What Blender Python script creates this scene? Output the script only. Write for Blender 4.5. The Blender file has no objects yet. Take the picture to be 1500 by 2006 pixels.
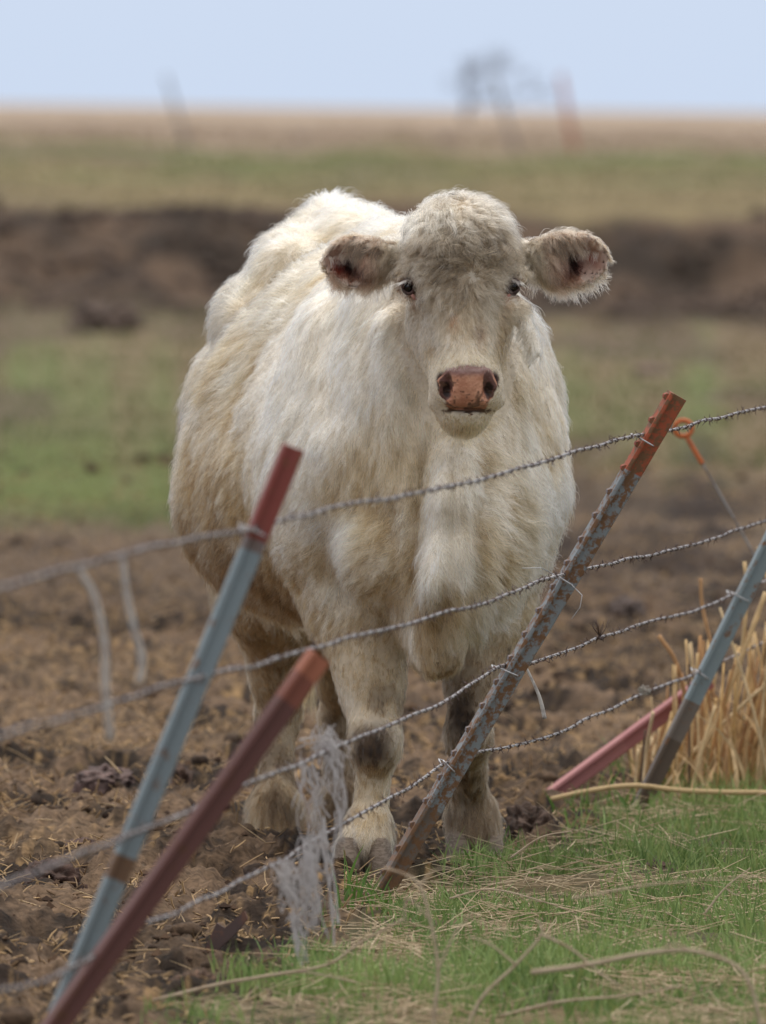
import bpy, math, random
import numpy as np
from mathutils import Matrix, Vector

rng = np.random.default_rng(7)
random.seed(7)
scene = bpy.context.scene
COL = scene.collection

# ------------------------------------------------------------------ camera
CAM_H = 1.57
FPX = 26800.0                       # focal length in pixels of the 1500 x 2006 frame
PITCH = math.atan((1003 - 208) / FPX)
ROLL = 0.0115
cam_d = bpy.data.cameras.new('camera')
cam = bpy.data.objects.new('camera', cam_d)
COL.objects.link(cam)
cam_d.sensor_fit = 'VERTICAL'
cam_d.sensor_height = 22.3
cam_d.sensor_width = 22.3
cam_d.lens = FPX * 22.3 / 2006
cam_d.clip_start = 1.0
cam_d.clip_end = 9000
cam_d.dof.use_dof = True
cam_d.dof.focus_distance = 27.1
cam_d.dof.aperture_fstop = 5.6
Mc = Matrix.Rotation(math.pi / 2 - PITCH, 4, 'X') @ Matrix.Rotation(ROLL, 4, 'Z')
cam.matrix_world = Matrix.Translation((0, 0, CAM_H)) @ Mc
scene.camera = cam
R3 = np.array(Mc.to_3x3())
CP = np.array([0, 0, CAM_H])

def P(px, py, Y):
    """world point seen at photo pixel (px, py), at distance Y"""
    d = R3 @ np.array([(px - 750) / FPX, -(py - 1003) / FPX, -1.0])
    return CP + d * (Y / d[1])

def G(px, py, z=0.0):
    """world point on the level z seen at photo pixel (px, py)"""
    d = R3 @ np.array([(px - 750) / FPX, -(py - 1003) / FPX, -1.0])
    return CP + d * ((z - CAM_H) / d[2])

def proj(p):
    q = (np.asarray(p) - CP) @ R3
    return 750 + FPX * q[..., 0] / -q[..., 2], 1003 - FPX * q[..., 1] / -q[..., 2]

# ------------------------------------------------------------------ world, sun, exposure
SUN_EL, SUN_AZ = math.radians(64), math.radians(-4)    # high, behind the cow, a little to the left
world = bpy.data.worlds.new('World')
scene.world = world
world.use_nodes = True
wn, wl = world.node_tree.nodes, world.node_tree.links
bg = wn['Background']
sky = wn.new('ShaderNodeTexSky')
sky.sky_type = 'NISHITA'
sky.sun_disc = False
sky.sun_elevation = SUN_EL
sky.sun_rotation = SUN_AZ
sky.air_density = 1.0
sky.dust_density = 1.6
sky.ozone_density = 2.0
mixw = wn.new('ShaderNodeMix')
mixw.data_type = 'RGBA'
mixw.inputs['Factor'].default_value = 0.90
wl.new(sky.outputs['Color'], mixw.inputs['A'])
# thin cloud over the whole sky: pale blue at the horizon, brighter and whiter overhead
geo = wn.new('ShaderNodeTexCoord'); sep = wn.new('ShaderNodeSeparateXYZ')
wl.new(geo.outputs['Generated'], sep.inputs['Vector'])
cr = wn.new('ShaderNodeValToRGB')
e = cr.color_ramp.elements
e[0].position = 0.0; e[0].color = (.470, .555, .700, 1)
e[1].position = 0.75; e[1].color = (1.0, .955, .90, 1)
k = cr.color_ramp.elements.new(0.10); k.color = (.48, .55, .675, 1)
k = cr.color_ramp.elements.new(0.35); k.color = (.70, .71, .73, 1)
wl.new(sep.outputs['Z'], cr.inputs['Fac'])
sc10 = wn.new('ShaderNodeVectorMath'); sc10.operation = 'SCALE'; sc10.inputs['Scale'].default_value = 11.0
wl.new(cr.outputs['Color'], sc10.inputs[0])
wl.new(sc10.outputs['Vector'], mixw.inputs['B'])
wl.new(mixw.outputs['Result'], bg.inputs['Color'])
bg.inputs['Strength'].default_value = 0.10
sun_d = bpy.data.lights.new('sun', 'SUN')
sun_d.energy = 1.2
sun_d.angle = math.radians(24)
sun_d.color = (1.0, 0.96, 0.90)
sun = bpy.data.objects.new('sun', sun_d)
COL.objects.link(sun)
sd = Vector((math.sin(SUN_AZ) * math.cos(SUN_EL), math.cos(SUN_AZ) * math.cos(SUN_EL), math.sin(SUN_EL)))
sun.rotation_euler = sd.to_track_quat('Z', 'Y').to_euler()
vs = scene.view_settings
vs.view_transform = 'Standard'
vs.look = 'None'
vs.exposure = 0.30
vs.gamma = 1.0
vs.use_curve_mapping = False

# ------------------------------------------------------------------ helpers
def props(o, label=None, cat=None, group=None, kind=None):
    if label: o['label'] = label
    if cat: o['category'] = cat
    if group: o['group'] = group
    if kind: o['kind'] = kind
    return o

def empty(name, loc, label, cat, group=None):
    o = bpy.data.objects.new(name, None)
    COL.objects.link(o)
    o.empty_display_size = 0.1
    o.location = tuple(loc)
    return props(o, label, cat, group)

def attach(o, parent):
    """child of parent, keeping its world-space mesh where it is"""
    if parent is not None:
        o.parent = parent
        o.matrix_parent_inverse = Matrix.Translation(-Vector(parent.location))
    return o

def mesh_np(name, V, F, mat, parent=None, smooth=True, colors=None):
    """V (n,3), F: (m,4) or (m,3) array or list of arrays"""
    me = bpy.data.meshes.new(name)
    V = np.asarray(V, dtype=np.float32)
    Fs = F if isinstance(F, list) else [F]
    Fs = [np.asarray(f, dtype=np.int32) for f in Fs if len(f)]
    me.vertices.add(len(V))
    me.vertices.foreach_set('co', V.ravel())
    nl = sum(f.size for f in Fs)
    npoly = sum(len(f) for f in Fs)
    me.loops.add(nl)
    me.loops.foreach_set('vertex_index', np.concatenate([f.ravel() for f in Fs]))
    me.polygons.add(npoly)
    tot = np.concatenate([np.full(len(f), f.shape[1], dtype=np.int32) for f in Fs])
    st = np.concatenate([[0], np.cumsum(tot)[:-1]]).astype(np.int32)
    me.polygons.foreach_set('loop_start', st)
    me.polygons.foreach_set('use_smooth', np.full(npoly, smooth))
    me.update(calc_edges=True)
    me.validate()
    if colors is not None:
        a = me.attributes.new('tone', 'FLOAT_COLOR', 'POINT')
        c = np.ones((len(V), 4), dtype=np.float32)
        c[:, :3] = colors
        a.data.foreach_set('color', c.ravel())
    me.materials.append(mat)
    o = bpy.data.objects.new(name, me)
    COL.objects.link(o)
    return attach(o, parent)

class MB:
    """collects tubes, ribbons and boxes into one mesh"""
    def __init__(s):
        s.V, s.Q, s.T, s.C, s.n = [], [], [], [], 0
    def add(s, V, Q=None, T=None, c=None):
        V = np.asarray(V, float)
        s.V.append(V)
        if Q is not None and len(Q): s.Q.append(np.asarray(Q) + s.n)
        if T is not None and len(T): s.T.append(np.asarray(T) + s.n)
        if c is not None: s.C.append(np.broadcast_to(np.asarray(c, float), (len(V), 3)))
        s.n += len(V)
    def tube(s, pts, rad, sides=6, c=None, cap=True, squash=1.0):
        pts = np.asarray(pts, float)
        n = len(pts)
        rad = np.broadcast_to(np.asarray(rad, float), (n,))
        t = np.gradient(pts, axis=0)
        t /= np.linalg.norm(t, axis=1)[:, None] + 1e-12
        ref = np.array([0.31, 0.17, 0.93]) if abs(t[0, 2]) < 0.8 else np.array([0.9, 0.3, 0.1])
        a = np.cross(t, ref); a /= np.linalg.norm(a, axis=1)[:, None] + 1e-12
        b = np.cross(t, a)
        th = np.linspace(0, 2 * np.pi, sides, endpoint=False)
        V = pts[:, None] + rad[:, None, None] * (a[:, None] * np.cos(th)[None, :, None] + squash * b[:, None] * np.sin(th)[None, :, None])
        V = V.reshape(-1, 3)
        i = np.arange(n - 1)[:, None] * sides
        j = np.arange(sides)[None]
        k = (j + 1) % sides
        Q = np.stack([i + j, i + k, i + k + sides, i + j + sides], -1).reshape(-1, 4)
        T = None
        if cap:
            V = np.vstack([V, pts[0], pts[-1]])
            m = n * sides
            jj = np.arange(sides); kk = (jj + 1) % sides
            T = np.vstack([np.stack([kk, jj, np.full(sides, m)], -1),
                           np.stack([jj + (n - 1) * sides, kk + (n - 1) * sides, np.full(sides, m + 1)], -1)])
        s.add(V, Q, T, c)
    def build(s, name, mat, parent=None, smooth=True):
        F = []
        if s.Q: F.append(np.vstack(s.Q))
        if s.T: F.append(np.vstack(s.T))
        return mesh_np(name, np.vstack(s.V), F, mat, parent, smooth, np.vstack(s.C) if s.C else None)

def blades(name, base, height, width, lean_dir, lean, cols, mat, seg=3, curl=1.6, parent=None):
    """many tapering blades as one mesh; every argument is an array over blades"""
    n = len(base)
    t = np.linspace(0, 1, seg + 1)
    az = rng.uniform(0, np.pi, n)
    wv = np.stack([np.cos(az), np.sin(az) * 0.5, np.zeros(n)], -1)
    ld = np.stack([np.cos(lean_dir), np.sin(lean_dir), np.zeros(n)], -1)
    ctr = base[:, None] + ld[:, None] * (height * lean)[:, None, None] * (t ** curl)[None, :, None]
    ctr[..., 2] += height[:, None] * (t * (1 - 0.35 * lean[:, None] * t))
    w = width[:, None] * (1 - t ** 1.8)[None] * 0.5 + 0.0001
    L = ctr - wv[:, None] * w[..., None]
    R = ctr + wv[:, None] * w[..., None]
    V = np.stack([L, R], 2).reshape(-1, 3)
    k = 2 * (seg + 1)
    q = np.array([[2 * i, 2 * i + 1, 2 * i + 3, 2 * i + 2] for i in range(seg)])
    F = (q[None] + (np.arange(n) * k)[:, None, None]).reshape(-1, 4)
    C = np.repeat(cols, k, axis=0)
    return mesh_np(name, V, F, mat, parent, True, C)

# gradient noise in numpy
def _h(ix, iy, iz, seed):
    h = (ix.astype(np.uint32) * np.uint32(374761393) + iy.astype(np.uint32) * np.uint32(668265263)
         + iz.astype(np.uint32) * np.uint32(2147483647 & 0x7feb352d) + np.uint32(seed * 1013904223 & 0xffffffff))
    h ^= h >> np.uint32(13); h *= np.uint32(1274126177); h ^= h >> np.uint32(16)
    h *= np.uint32(2246822519); h ^= h >> np.uint32(13)
    return h.astype(np.float32) / np.float32(4294967295.0) * 2 - 1

def noise2(x, y, seed=0):
    x = np.asarray(x, np.float32); y = np.asarray(y, np.float32)
    xi = np.floor(x).astype(np.int64); yi = np.floor(y).astype(np.int64)
    fx = x - xi; fy = y - yi
    u = fx * fx * (3 - 2 * fx); v = fy * fy * (3 - 2 * fy)
    z = np.zeros_like(xi)
    a = _h(xi, yi, z, seed); b = _h(xi + 1, yi, z, seed)
    c = _h(xi, yi + 1, z, seed); d = _h(xi + 1, yi + 1, z, seed)
    return a + (b - a) * u + (c - a + (a - b - c + d) * u) * v

def noise3(p, seed=0):
    p = np.asarray(p, np.float32)
    i = np.floor(p).astype(np.int64)
    f = p - i
    w = f * f * (3 - 2 * f)
    out = 0
    for dx in (0, 1):
        for dy in (0, 1):
            for dz in (0, 1):
                ww = (w[..., 0] if dx else 1 - w[..., 0]) * (w[..., 1] if dy else 1 - w[..., 1]) * (w[..., 2] if dz else 1 - w[..., 2])
                out = out + ww * _h(i[..., 0] + dx, i[..., 1] + dy, i[..., 2] + dz, seed)
    return out

def fbm2(x, y, oct=4, seed=0, gain=0.5):
    s, a = 0, 1.0
    for k in range(oct):
        s = s + a * noise2(x * 2 ** k + 17.3 * k, y * 2 ** k - 9.1 * k, seed + k)
        a *= gain
    return s

def sstep(a, b, x):
    t = np.clip((x - a) / (b - a), 0, 1)
    return t * t * (3 - 2 * t)

def mixc(a, b, f):
    f = np.clip(np.asarray(f), 0, 1)[..., None]
    return np.asarray(a) * (1 - f) + np.asarray(b) * f

# ------------------------------------------------------------------ materials
def new_mat(name):
    m = bpy.data.materials.new(name)
    m.use_nodes = True
    nt = m.node_tree
    return m, nt, nt.nodes['Principled BSDF']

def N(nt, kind, **kw):
    n = nt.nodes.new(kind)
    for k, v in kw.items():
        setattr(n, k, v)
    return n

def tone_mat(name, rough=0.8, spec=0.3, nscale=0, namp=0.25, bump=0, translucent=0):
    """base colour from the 'tone' attribute, broken up by noise"""
    m, nt, b = new_mat(name)
    at = N(nt, 'ShaderNodeAttribute', attribute_name='tone')
    out = at.outputs['Color']
    if nscale:
        tc = N(nt, 'ShaderNodeTexCoord')
        no = N(nt, 'ShaderNodeTexNoise'); no.inputs['Scale'].default_value = nscale; no.inputs['Detail'].default_value = 5
        nt.links.new(tc.outputs['Object'], no.inputs['Vector'])
        mr = N(nt, 'ShaderNodeMapRange')
        mr.inputs['From Min'].default_value = 0.3; mr.inputs['From Max'].default_value = 0.7
        mr.inputs['To Min'].default_value = 1 - namp; mr.inputs['To Max'].default_value = 1 + namp
        nt.links.new(no.outputs['Fac'], mr.inputs['Value'])
        vm = N(nt, 'ShaderNodeVectorMath', operation='SCALE')
        nt.links.new(out, vm.inputs[0]); nt.links.new(mr.outputs['Result'], vm.inputs['Scale'])
        out = vm.outputs['Vector']
        if bump:
            bp = N(nt, 'ShaderNodeBump'); bp.inputs['Distance'].default_value = bump
            bp.inputs['Strength'].default_value = 0.8
            nt.links.new(no.outputs['Fac'], bp.inputs['Height']); nt.links.new(bp.outputs['Normal'], b.inputs['Normal'])
    nt.links.new(out, b.inputs['Base Color'])
    b.inputs['Roughness'].default_value = rough
    b.inputs['Specular IOR Level'].default_value = spec
    if translucent:
        tr = N(nt, 'ShaderNodeBsdfTranslucent'); nt.links.new(out, tr.inputs['Color'])
        mx = N(nt, 'ShaderNodeMixShader'); mx.inputs['Fac'].default_value = translucent
        nt.links.new(b.outputs['BSDF'], mx.inputs[1]); nt.links.new(tr.outputs['BSDF'], mx.inputs[2])
        nt.links.new(mx.outputs['Shader'], nt.nodes['Material Output'].inputs['Surface'])
    return m

def paint_mat(name, c1, c2, c3=None, scale=30, thresh=0.55, rough=0.6, metal=0.0, stretch=(1, 1, 1), bump=0.0008):
    """paint (c1) with rust or dirt (c2) breaking through, c3 in spots"""
    m, nt, b = new_mat(name)
    tc = N(nt, 'ShaderNodeTexCoord')
    mp = N(nt, 'ShaderNodeMapping'); mp.inputs['Scale'].default_value = stretch
    nt.links.new(tc.outputs['Object'], mp.inputs['Vector'])
    no = N(nt, 'ShaderNodeTexNoise'); no.inputs['Scale'].default_value = scale; no.inputs['Detail'].default_value = 7
    no.inputs['Roughness'].default_value = 0.65
    nt.links.new(mp.outputs['Vector'], no.inputs['Vector'])
    cr = N(nt, 'ShaderNodeValToRGB')
    cr.color_ramp.elements[0].position = thresh - 0.05; cr.color_ramp.elements[0].color = (*c1, 1)
    cr.color_ramp.elements[1].position = thresh + 0.05; cr.color_ramp.elements[1].color = (*c2, 1)
    if c3:
        e = cr.color_ramp.elements.new(min(0.99, thresh + 0.16)); e.color = (*c3, 1)
    nt.links.new(no.outputs['Fac'], cr.inputs['Fac'])
    nt.links.new(cr.outputs['Color'], b.inputs['Base Color'])
    bp = N(nt, 'ShaderNodeBump'); bp.inputs['Distance'].default_value = bump
    nt.links.new(no.outputs['Fac'], bp.inputs['Height']); nt.links.new(bp.outputs['Normal'], b.inputs['Normal'])
    b.inputs['Roughness'].default_value = rough
    b.inputs['Metallic'].default_value = metal
    b.inputs['Specular IOR Level'].default_value = 0.35
    return m
# ------------------------------------------------------------------ the ground
# the fence line on the ground, near-left to far-right
FB = [G(-900, 3000), G(19, 2190), G(706, 1800), G(1238, 1588)]
def fence_x(Y):
    ys = np.array([f[1] for f in FB]); xs = np.array([f[0] for f in FB])
    k = (xs[-1] - xs[-2]) / (ys[-1] - ys[-2])
    return np.where(Y > ys[-1], xs[-1] + (Y - ys[-1]) * k, np.interp(Y, ys, xs))

FEET = {'front_a': G(712, 1716), 'front_b': G(930, 1694), 'hind_a': P(540, 1670, 29.14), 'hind_b': P(668, 1664, 29.27)}

def terrain(x, y):
    x = np.asarray(x, np.float32); y = np.asarray(y, np.float32)
    near = 1 - sstep(48, 75, y)
    mud = 1 - grassy(x, y)
    h = 0.016 * fbm2(x * 3.3, y * 2.2, 2, 1)
    lump = fbm2(x * 11, y * 7, 3, 5)
    h += near * (0.004 + 0.030 * mud) * lump
    h -= near * mud * 0.055 * np.clip(noise2(x * 6.5, y * 4.0, 31) - 0.35, 0, 1)          # hoof prints
    h += near * mud * (0.014 * np.abs(noise2(x * 33, y * 21, 9)) + 0.011 * np.abs(noise2(x * 75, y * 42, 10)))
    mid = sstep(40, 60, y) * (1 - sstep(118, 135, y))
    h += mid * (0.030 * fbm2(x * 1.6, y * 0.5, 3, 12) + 0.02 * np.abs(noise2(x * 5, y * 1.6, 14)))
    # cut bank, then a low plateau that runs to the skyline
    edge = 104 + 3.5 * noise2(x * 0.25, y * 0.0, 21) + 3.0 * noise2(x * 1.1, y * 0, 24) + 1.5 * noise2(x * 3.1, y * 0, 25)
    top = 112 + 2.0 * noise2(x * 0.6, y * 0.02, 22)
    bank = sstep(edge, top + 5, y)
    h += bank * (0.70 + .05 * noise2(x * .7, y * 0, 26) + .035 * noise2(x * 2.3, y * .1, 27))
    face = bank * (1 - bank) * 4
    h += face * (0.16 * fbm2(x * 1.3, y * 0.6, 4, 23, 0.6))
    far = sstep(118, 180, y)
    h += far * (0.05 * noise2(x * 0.12, y * 0.03, 41) + 0.06 * np.clip(noise2(x * 0.5, y * 0.12, 42), 0, 1))
    # mounds of soil and dung that show in the background
    for (px, py, w, hh) in MOUNDS:
        c = MP[(px, py)]
        d2 = ((x - c[0]) / w) ** 2 + ((y - c[1]) / (w * 2.2)) ** 2
        h += hh * np.exp(-d2 * 1.4) * (1 + 0.5 * noise2(x * 14 / (w * 8), y * 7 / (w * 8), 77)) * (d2 < 6)
    # trodden flat under each foot
    for f in FEET.values():
        d = np.hypot(x - f[0], (y - f[1]) * 0.7)
        k = sstep(0.07, 0.16, d)
        h = h * k + (f[2] - 0.004) * (1 - k)
    return h

def grassy(x, y):
    """1 on the grass strip right of the fence"""
    n = 0.10 * fbm2(x * 4, y * 2.0, 3, 51)
    a = sstep(-0.07, 0.13, x - fence_x(y) + 0.02 + n)
    b = 1 - sstep(30.8, 32.2, y + n * 6)
    return a * b

MOUNDS = [(1228, 1205, 0.10, 0.03), (760, 1180, 0.1, 0.02), (130, 1090, 0.10, 0.03)]
MP = {m[:2]: G(m[0], m[1]) for m in MOUNDS}

def ground_color(x, y):
    n1 = fbm2(x * 7, y * 3.5, 4, 61, 0.6)
    n2 = fbm2(x * 1.4, y * 0.6, 3, 62)
    n3 = noise2(x * 60, y * 30, 63)
    soil = mixc([0.142, 0.094, 0.060], [0.026, 0.017, 0.012], 0.5 + 1.7 * n1)
    soil = mixc(soil, [0.36, 0.23, 0.11], sstep(0.20, 0.65, n3) * 0.7 * sstep(-0.3, 0.4, n1 + n2))
    soil = mixc(soil, [0.175, 0.120, 0.076], sstep(0.0, 0.8, n2) * 0.5)
    duff = mixc([0.150, 0.115, 0.060], [0.060, 0.060, 0.026], 0.5 + n1)
    g = grassy(x, y)
    soil = mixc(soil, soil * .58, sstep(.0, .6, fbm2(x * 2.6 + 9, y * .9, 3, 65)))
    c = mixc(soil, duff, g * 0.85)
    # 45-62 m: greyer, darker mud with green at the left
    soil2 = 0
    m1 = sstep(38, 48, y + 3 * n2) * (1 - sstep(57, 64, y + 4 * n2))
    c = mixc(c, mixc([0.040, 0.029, 0.024], [0.125, 0.090, 0.064], 0.45 + 1.1 * n2), m1 * 0.9)
    s = y / 60.0
    pg = fbm2(x * 1.7 / s, y * 0.22 / s, 4, 64, 0.55)
    gl = sstep(0.0, 0.7, pg - 0.9 * x / s - 0.2) * sstep(48, 54, y) * (1 - sstep(60, 68, y))
    c = mixc(c, [0.115, 0.150, 0.045], gl * 0.85)
    # 62-104 m: thin green and tan pasture
    m2 = sstep(54, 73, y + 17 * pg) * (1 - sstep(109, 112, y))
    past = mixc([0.125, 0.145, 0.055], [0.185, 0.140, 0.085], 0.32 + 1.7 * pg + 0.55 * sstep(72, 95, y) - 0.15)
    past = mixc(past, [0.11, 0.080, 0.060], sstep(-0.05, 0.45, fbm2(x * 1.5 + 40, y * 0.15, 4, 66, .6)) * 0.68)
    c = mixc(c, past, m2)
    # the bank of bare dark soil
    m3 = sstep(96, 108, y + 9 * pg) * (1 - sstep(115.5, 117.5, y + 1.2 * noise2(x * 0.8, y * 0.1, 71)))
    bank = mixc([0.026, 0.017, 0.011], [0.098, 0.064, 0.042], 0.5 + 1.1 * fbm2(x * 1.2, y * 0.6, 4, 67, 0.6))
    c = mixc(c, bank, m3)
    # plateau
    m4 = sstep(115.5, 117.5, y + 1.2 * noise2(x * 0.8, y * 0.1, 71))
    lg = np.log(np.maximum(y, 100) / 117.0)
    pf = fbm2(x * 0.45, y * 0.05, 4, 68, 0.6)
    pf2 = fbm2(x * 0.22 + 9, lg * 9, 3, 69, 0.6)
    pl = mixc([0.210, 0.165, 0.088], [0.130, 0.145, 0.055], sstep(0.16, 0.62, lg + 0.35 * pf2) * (1 - sstep(0.62, 0.85, lg + 0.2 * pf)))
    pl = mixc(pl, [0.345, 0.270, 0.205], sstep(0.72, 0.95, lg + 0.25 * pf))
    pl = mixc(pl, [0.12, 0.085, 0.065], sstep(0.35, 0.7, pf2 + 0.3 * pf) * 0.6 * (1 - sstep(0.75, 0.9, lg)))
    c = mixc(c, pl, m4)
    return c

def build_ground():
    # rows get further apart with distance, columns fan out: fine relief near, coarse far away
    ys = [-30.0, 0.0, 8.0, 14.0, 17.0, 19.0]
    y = 20.0
    while y < 6500:
        ys.append(y)
        y += max(0.022, y * y * 5.0e-5)
    ys = np.array(ys)
    inner = np.linspace(-1, 1, 560)
    out = np.array([1.03, 1.08, 1.15, 1.25, 1.4, 1.6, 2.0, 2.6, 3.6, 5, 8, 14, 25, 60])
    t = np.concatenate([-out[::-1], inner, out])
    wid = np.maximum(ys, 20) * 0.050
    X = t[None] * wid[:, None]
    X[:, 0] = np.minimum(X[:, 0], -400); X[:, -1] = np.maximum(X[:, -1], 400)
    Y = np.repeat(ys[:, None], len(t), 1)
    Z = terrain(X.ravel(), Y.ravel()).reshape(X.shape)
    V = np.stack([X, Y, Z], -1).reshape(-1, 3)
    nr, nc = X.shape
    i = np.arange(nr - 1)[:, None] * nc + np.arange(nc - 1)[None]
    Fq = np.stack([i, i + 1, i + nc + 1, i + nc], -1).reshape(-1, 4)
    m = tone_mat('soil', rough=0.95, spec=0.15, nscale=55, namp=0.5, bump=0.012)
    o = mesh_np('ground', V, Fq, m, None, True, ground_color(V[:, 0], V[:, 1]))
    o['kind'] = 'structure'
    return o

build_ground()
# ------------------------------------------------------------------ the cow
TH = math.radians(12)
OC = np.array([G(820, 1705)[0], 28.05, 0.0])
FW = np.array([math.sin(TH), -math.cos(TH), 0.0])      # the way the trunk points
RT = np.array([math.cos(TH), math.sin(TH), 0.0])
def L(u, v, z):
    return OC + FW * u + RT * v + np.array([0, 0, z])

RES = 0.0075
GMIN = np.array([-0.62, 26.98, -0.02]); GMAX = np.array([0.56, 30.0, 1.50])
GD = np.ceil((GMAX - GMIN) / RES).astype(int)
FLD = np.full(GD, 0.5, dtype=np.float32)

def block(lo, hi):
    a = np.clip(np.floor((np.asarray(lo) - GMIN) / RES).astype(int), 0, GD)
    b = np.clip(np.ceil((np.asarray(hi) - GMIN) / RES).astype(int), 0, GD)
    ax = [(GMIN[k] + RES * np.arange(a[k], b[k])).astype(np.float32) for k in range(3)]
    X, Y, Z = np.meshgrid(*ax, indexing='ij')
    return (slice(a[0], b[0]), slice(a[1], b[1]), slice(a[2], b[2])), X, Y, Z

def smin(a, b, k):
    h = np.maximum(k - np.abs(a - b), 0) / k
    return np.minimum(a, b) - h * h * k * 0.25

def put(fn, lo, hi, k=0.04, op='add'):
    pad = 0.06 + k
    sl, X, Y, Z = block(np.asarray(lo) - pad, np.asarray(hi) + pad)
    d = fn(X, Y, Z)
    cur = FLD[sl]
    if op == 'add':
        FLD[sl] = smin(cur, d, k)
    else:
        FLD[sl] = -smin(-cur, d, k)

def caps(a, b, ra, rb=None, k=0.04, op='add', sq=None):
    """tapered capsule; sq=(axis, factor) flattens it across that axis"""
    a = np.asarray(a, float); b = np.asarray(b, float); rb = ra if rb is None else rb
    ab = b - a; l2 = ab @ ab
    def fn(X, Y, Z):
        px, py, pz = X - a[0], Y - a[1], Z - a[2]
        t = np.clip((px * ab[0] + py * ab[1] + pz * ab[2]) / l2, 0, 1)
        qx, qy, qz = px - t * ab[0], py - t * ab[1], pz - t * ab[2]
        if sq is not None:
            ax, f = np.asarray(sq[0], float), sq[1]
            ax = ax / np.linalg.norm(ax)
            s = (qx * ax[0] + qy * ax[1] + qz * ax[2]) * (f - 1)
            qx, qy, qz = qx + s * ax[0], qy + s * ax[1], qz + s * ax[2]
        return np.sqrt(qx * qx + qy * qy + qz * qz) - (ra + (rb - ra) * t)
    r = max(ra, rb)
    put(fn, np.minimum(a, b) - r, np.maximum(a, b) + r, k, op)

def ell(c, r, k=0.04, op='add', R=None):
    """ellipsoid; rows of R are its axes"""
    c = np.asarray(c, float); r = np.asarray(r, float)
    R = np.eye(3) if R is None else np.asarray(R)
    def fn(X, Y, Z):
        p = [X - c[0], Y - c[1], Z - c[2]]
        q = [(p[0] * R[i][0] + p[1] * R[i][1] + p[2] * R[i][2]) / r[i] for i in range(3)]
        k0 = np.sqrt(q[0] ** 2 + q[1] ** 2 + q[2] ** 2) + 1e-6
        k1 = np.sqrt((q[0] / r[0]) ** 2 + (q[1] / r[1]) ** 2 + (q[2] / r[2]) ** 2) + 1e-6
        return k0 * (k0 - 1) / k1
    m = r.max()
    put(fn, c - m, c + m, k, op)

TR = np.array([  # u, vc, zc, half width, top, bottom, exponent top, exponent bottom
    [-1.64, .09, 1.12, .05, .10, .08, 2.0, 2.0],
    [-1.58, .09, 1.11, .15, .19, .18, 2.2, 2.0],
    [-1.46, .09, 1.06, .23, .28, .28, 2.8, 2.2],
    [-1.30, .08, 1.02, .262, .318, .37, 2.7, 2.2],
    [-1.10, .055, .96, .288, .360, .44, 2.6, 2.2],
    [-0.85, .02, .85, .338, .470, .35, 1.85, 2.3],
    [-0.60, -.005, .79, .390, .50, .30, 1.62, 2.4],
    [-0.38, -.005, .80, .362, .49, .31, 1.5, 2.3],
    [-0.26, -.003, .82, .318, .46, .32, 1.65, 2.1],
    [-0.12, .000, .82, .322, .44, .34, 1.6, 1.8],
    [0.08, .015, .81, .275, .39, .33, 1.7, 1.45],
    [0.20, .030, .79, .220, .32, .30, 1.8, 1.4],
    [0.30, .04, .76, .145, .22, .25, 2.0, 1.6],
    [0.37, .04, .72, .060, .10, .12, 2.0, 2.0]])

def trunk(X, Y, Z):
    dx, dy = X - OC[0], Y - OC[1]
    u = dx * FW[0] + dy * FW[1]
    v = dx * RT[0] + dy * RT[1]
    sp = [np.interp(u, TR[:, 0], TR[:, i]).astype(np.float32) for i in range(1, 8)]
    vv = np.abs(v - sp[0]) / sp[2]
    zz = Z - sp[1]
    up = zz > 0
    hz = np.where(up, sp[3], sp[4]); pw = np.where(up, sp[5], sp[6])
    q = (vv ** pw + (np.abs(zz) / hz) ** pw + 1e-9) ** (1 / pw)
    d = (q - 1) * np.minimum(sp[2], hz) * 0.85
    over = np.maximum(np.maximum(u - TR[-1, 0], TR[0, 0] - u), 0)
    return np.maximum(d, -0.3) + over

put(trunk, L(0, 0, 0.3) - np.array([.5, 1.9, 0]), L(0, 0, 1.45) + np.array([.5, .45, 0]), 0.03)

# bones and muscles of the trunk
caps(P(578, 508, 29.40), P(575, 522, 29.00), .068, .055, .14)                    # hook bone, hidden side rises a little
caps(P(642, 424, 29.54), P(690, 468, 29.15), .044, .042, .10)                    # tail head
caps(P(486, 620, 29.25), P(492, 630, 28.95), .060, .050, .14)
caps(P(820, 510, 28.3), P(725, 478, 29.3), .055, .060, .10)         # spine
ell(P(640, 800, 28.12), (.085, .13, .22), .07)                     # shoulder (image left)
ell(P(990, 800, 28.28), (.09, .15, .17), .09)                     # shoulder (image right)
ell(P(612, 990, 28.06), (.075, .11, .14), .06)
ell(P(1018, 980, 28.25), (.045, .12, .12), .08)
# neck and throat
caps(L(-0.12, .03, 1.07), P(885, 560, 27.83), .20, .105, .10)
caps(L(0.0, .04, .92), P(895, 700, 27.80), .19, .085, .10)
ell(P(760, 760, 27.95), (.09, .13, .17), .10)
ell(P(960, 780, 27.98), (.08, .13, .16), .10)
# dewlap: loose double fold from the throat to the brisket
caps(P(893, 850, 27.72), P(884, 980, 27.66), .030, .030, .045, sq=(RT, 1.3))
caps(P(884, 980, 27.68), P(866, 1130, 27.66), .030, .034, .045, sq=(RT, 1.25))
caps(P(866, 1130, 27.68), P(848, 1300, 27.76), .034, .026, .06)
caps(P(925, 900, 27.75), P(915, 1080, 27.67), .022, .024, .030)
caps(P(915, 1080, 27.68), P(880, 1290, 27.76), .022, .016, .060)
caps(P(772, 640, 27.80), P(775, 960, 27.76), .030, .022, .05)
ell(P(750, 1090, 27.88), (.088, .11, .10), .06)                    # breast, image left
ell(P(940, 1080, 27.92), (.075, .10, .10), .06)
ell(P(848, 1215, 27.86), (.058, .12, .105), .06)                     # brisket
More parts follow.
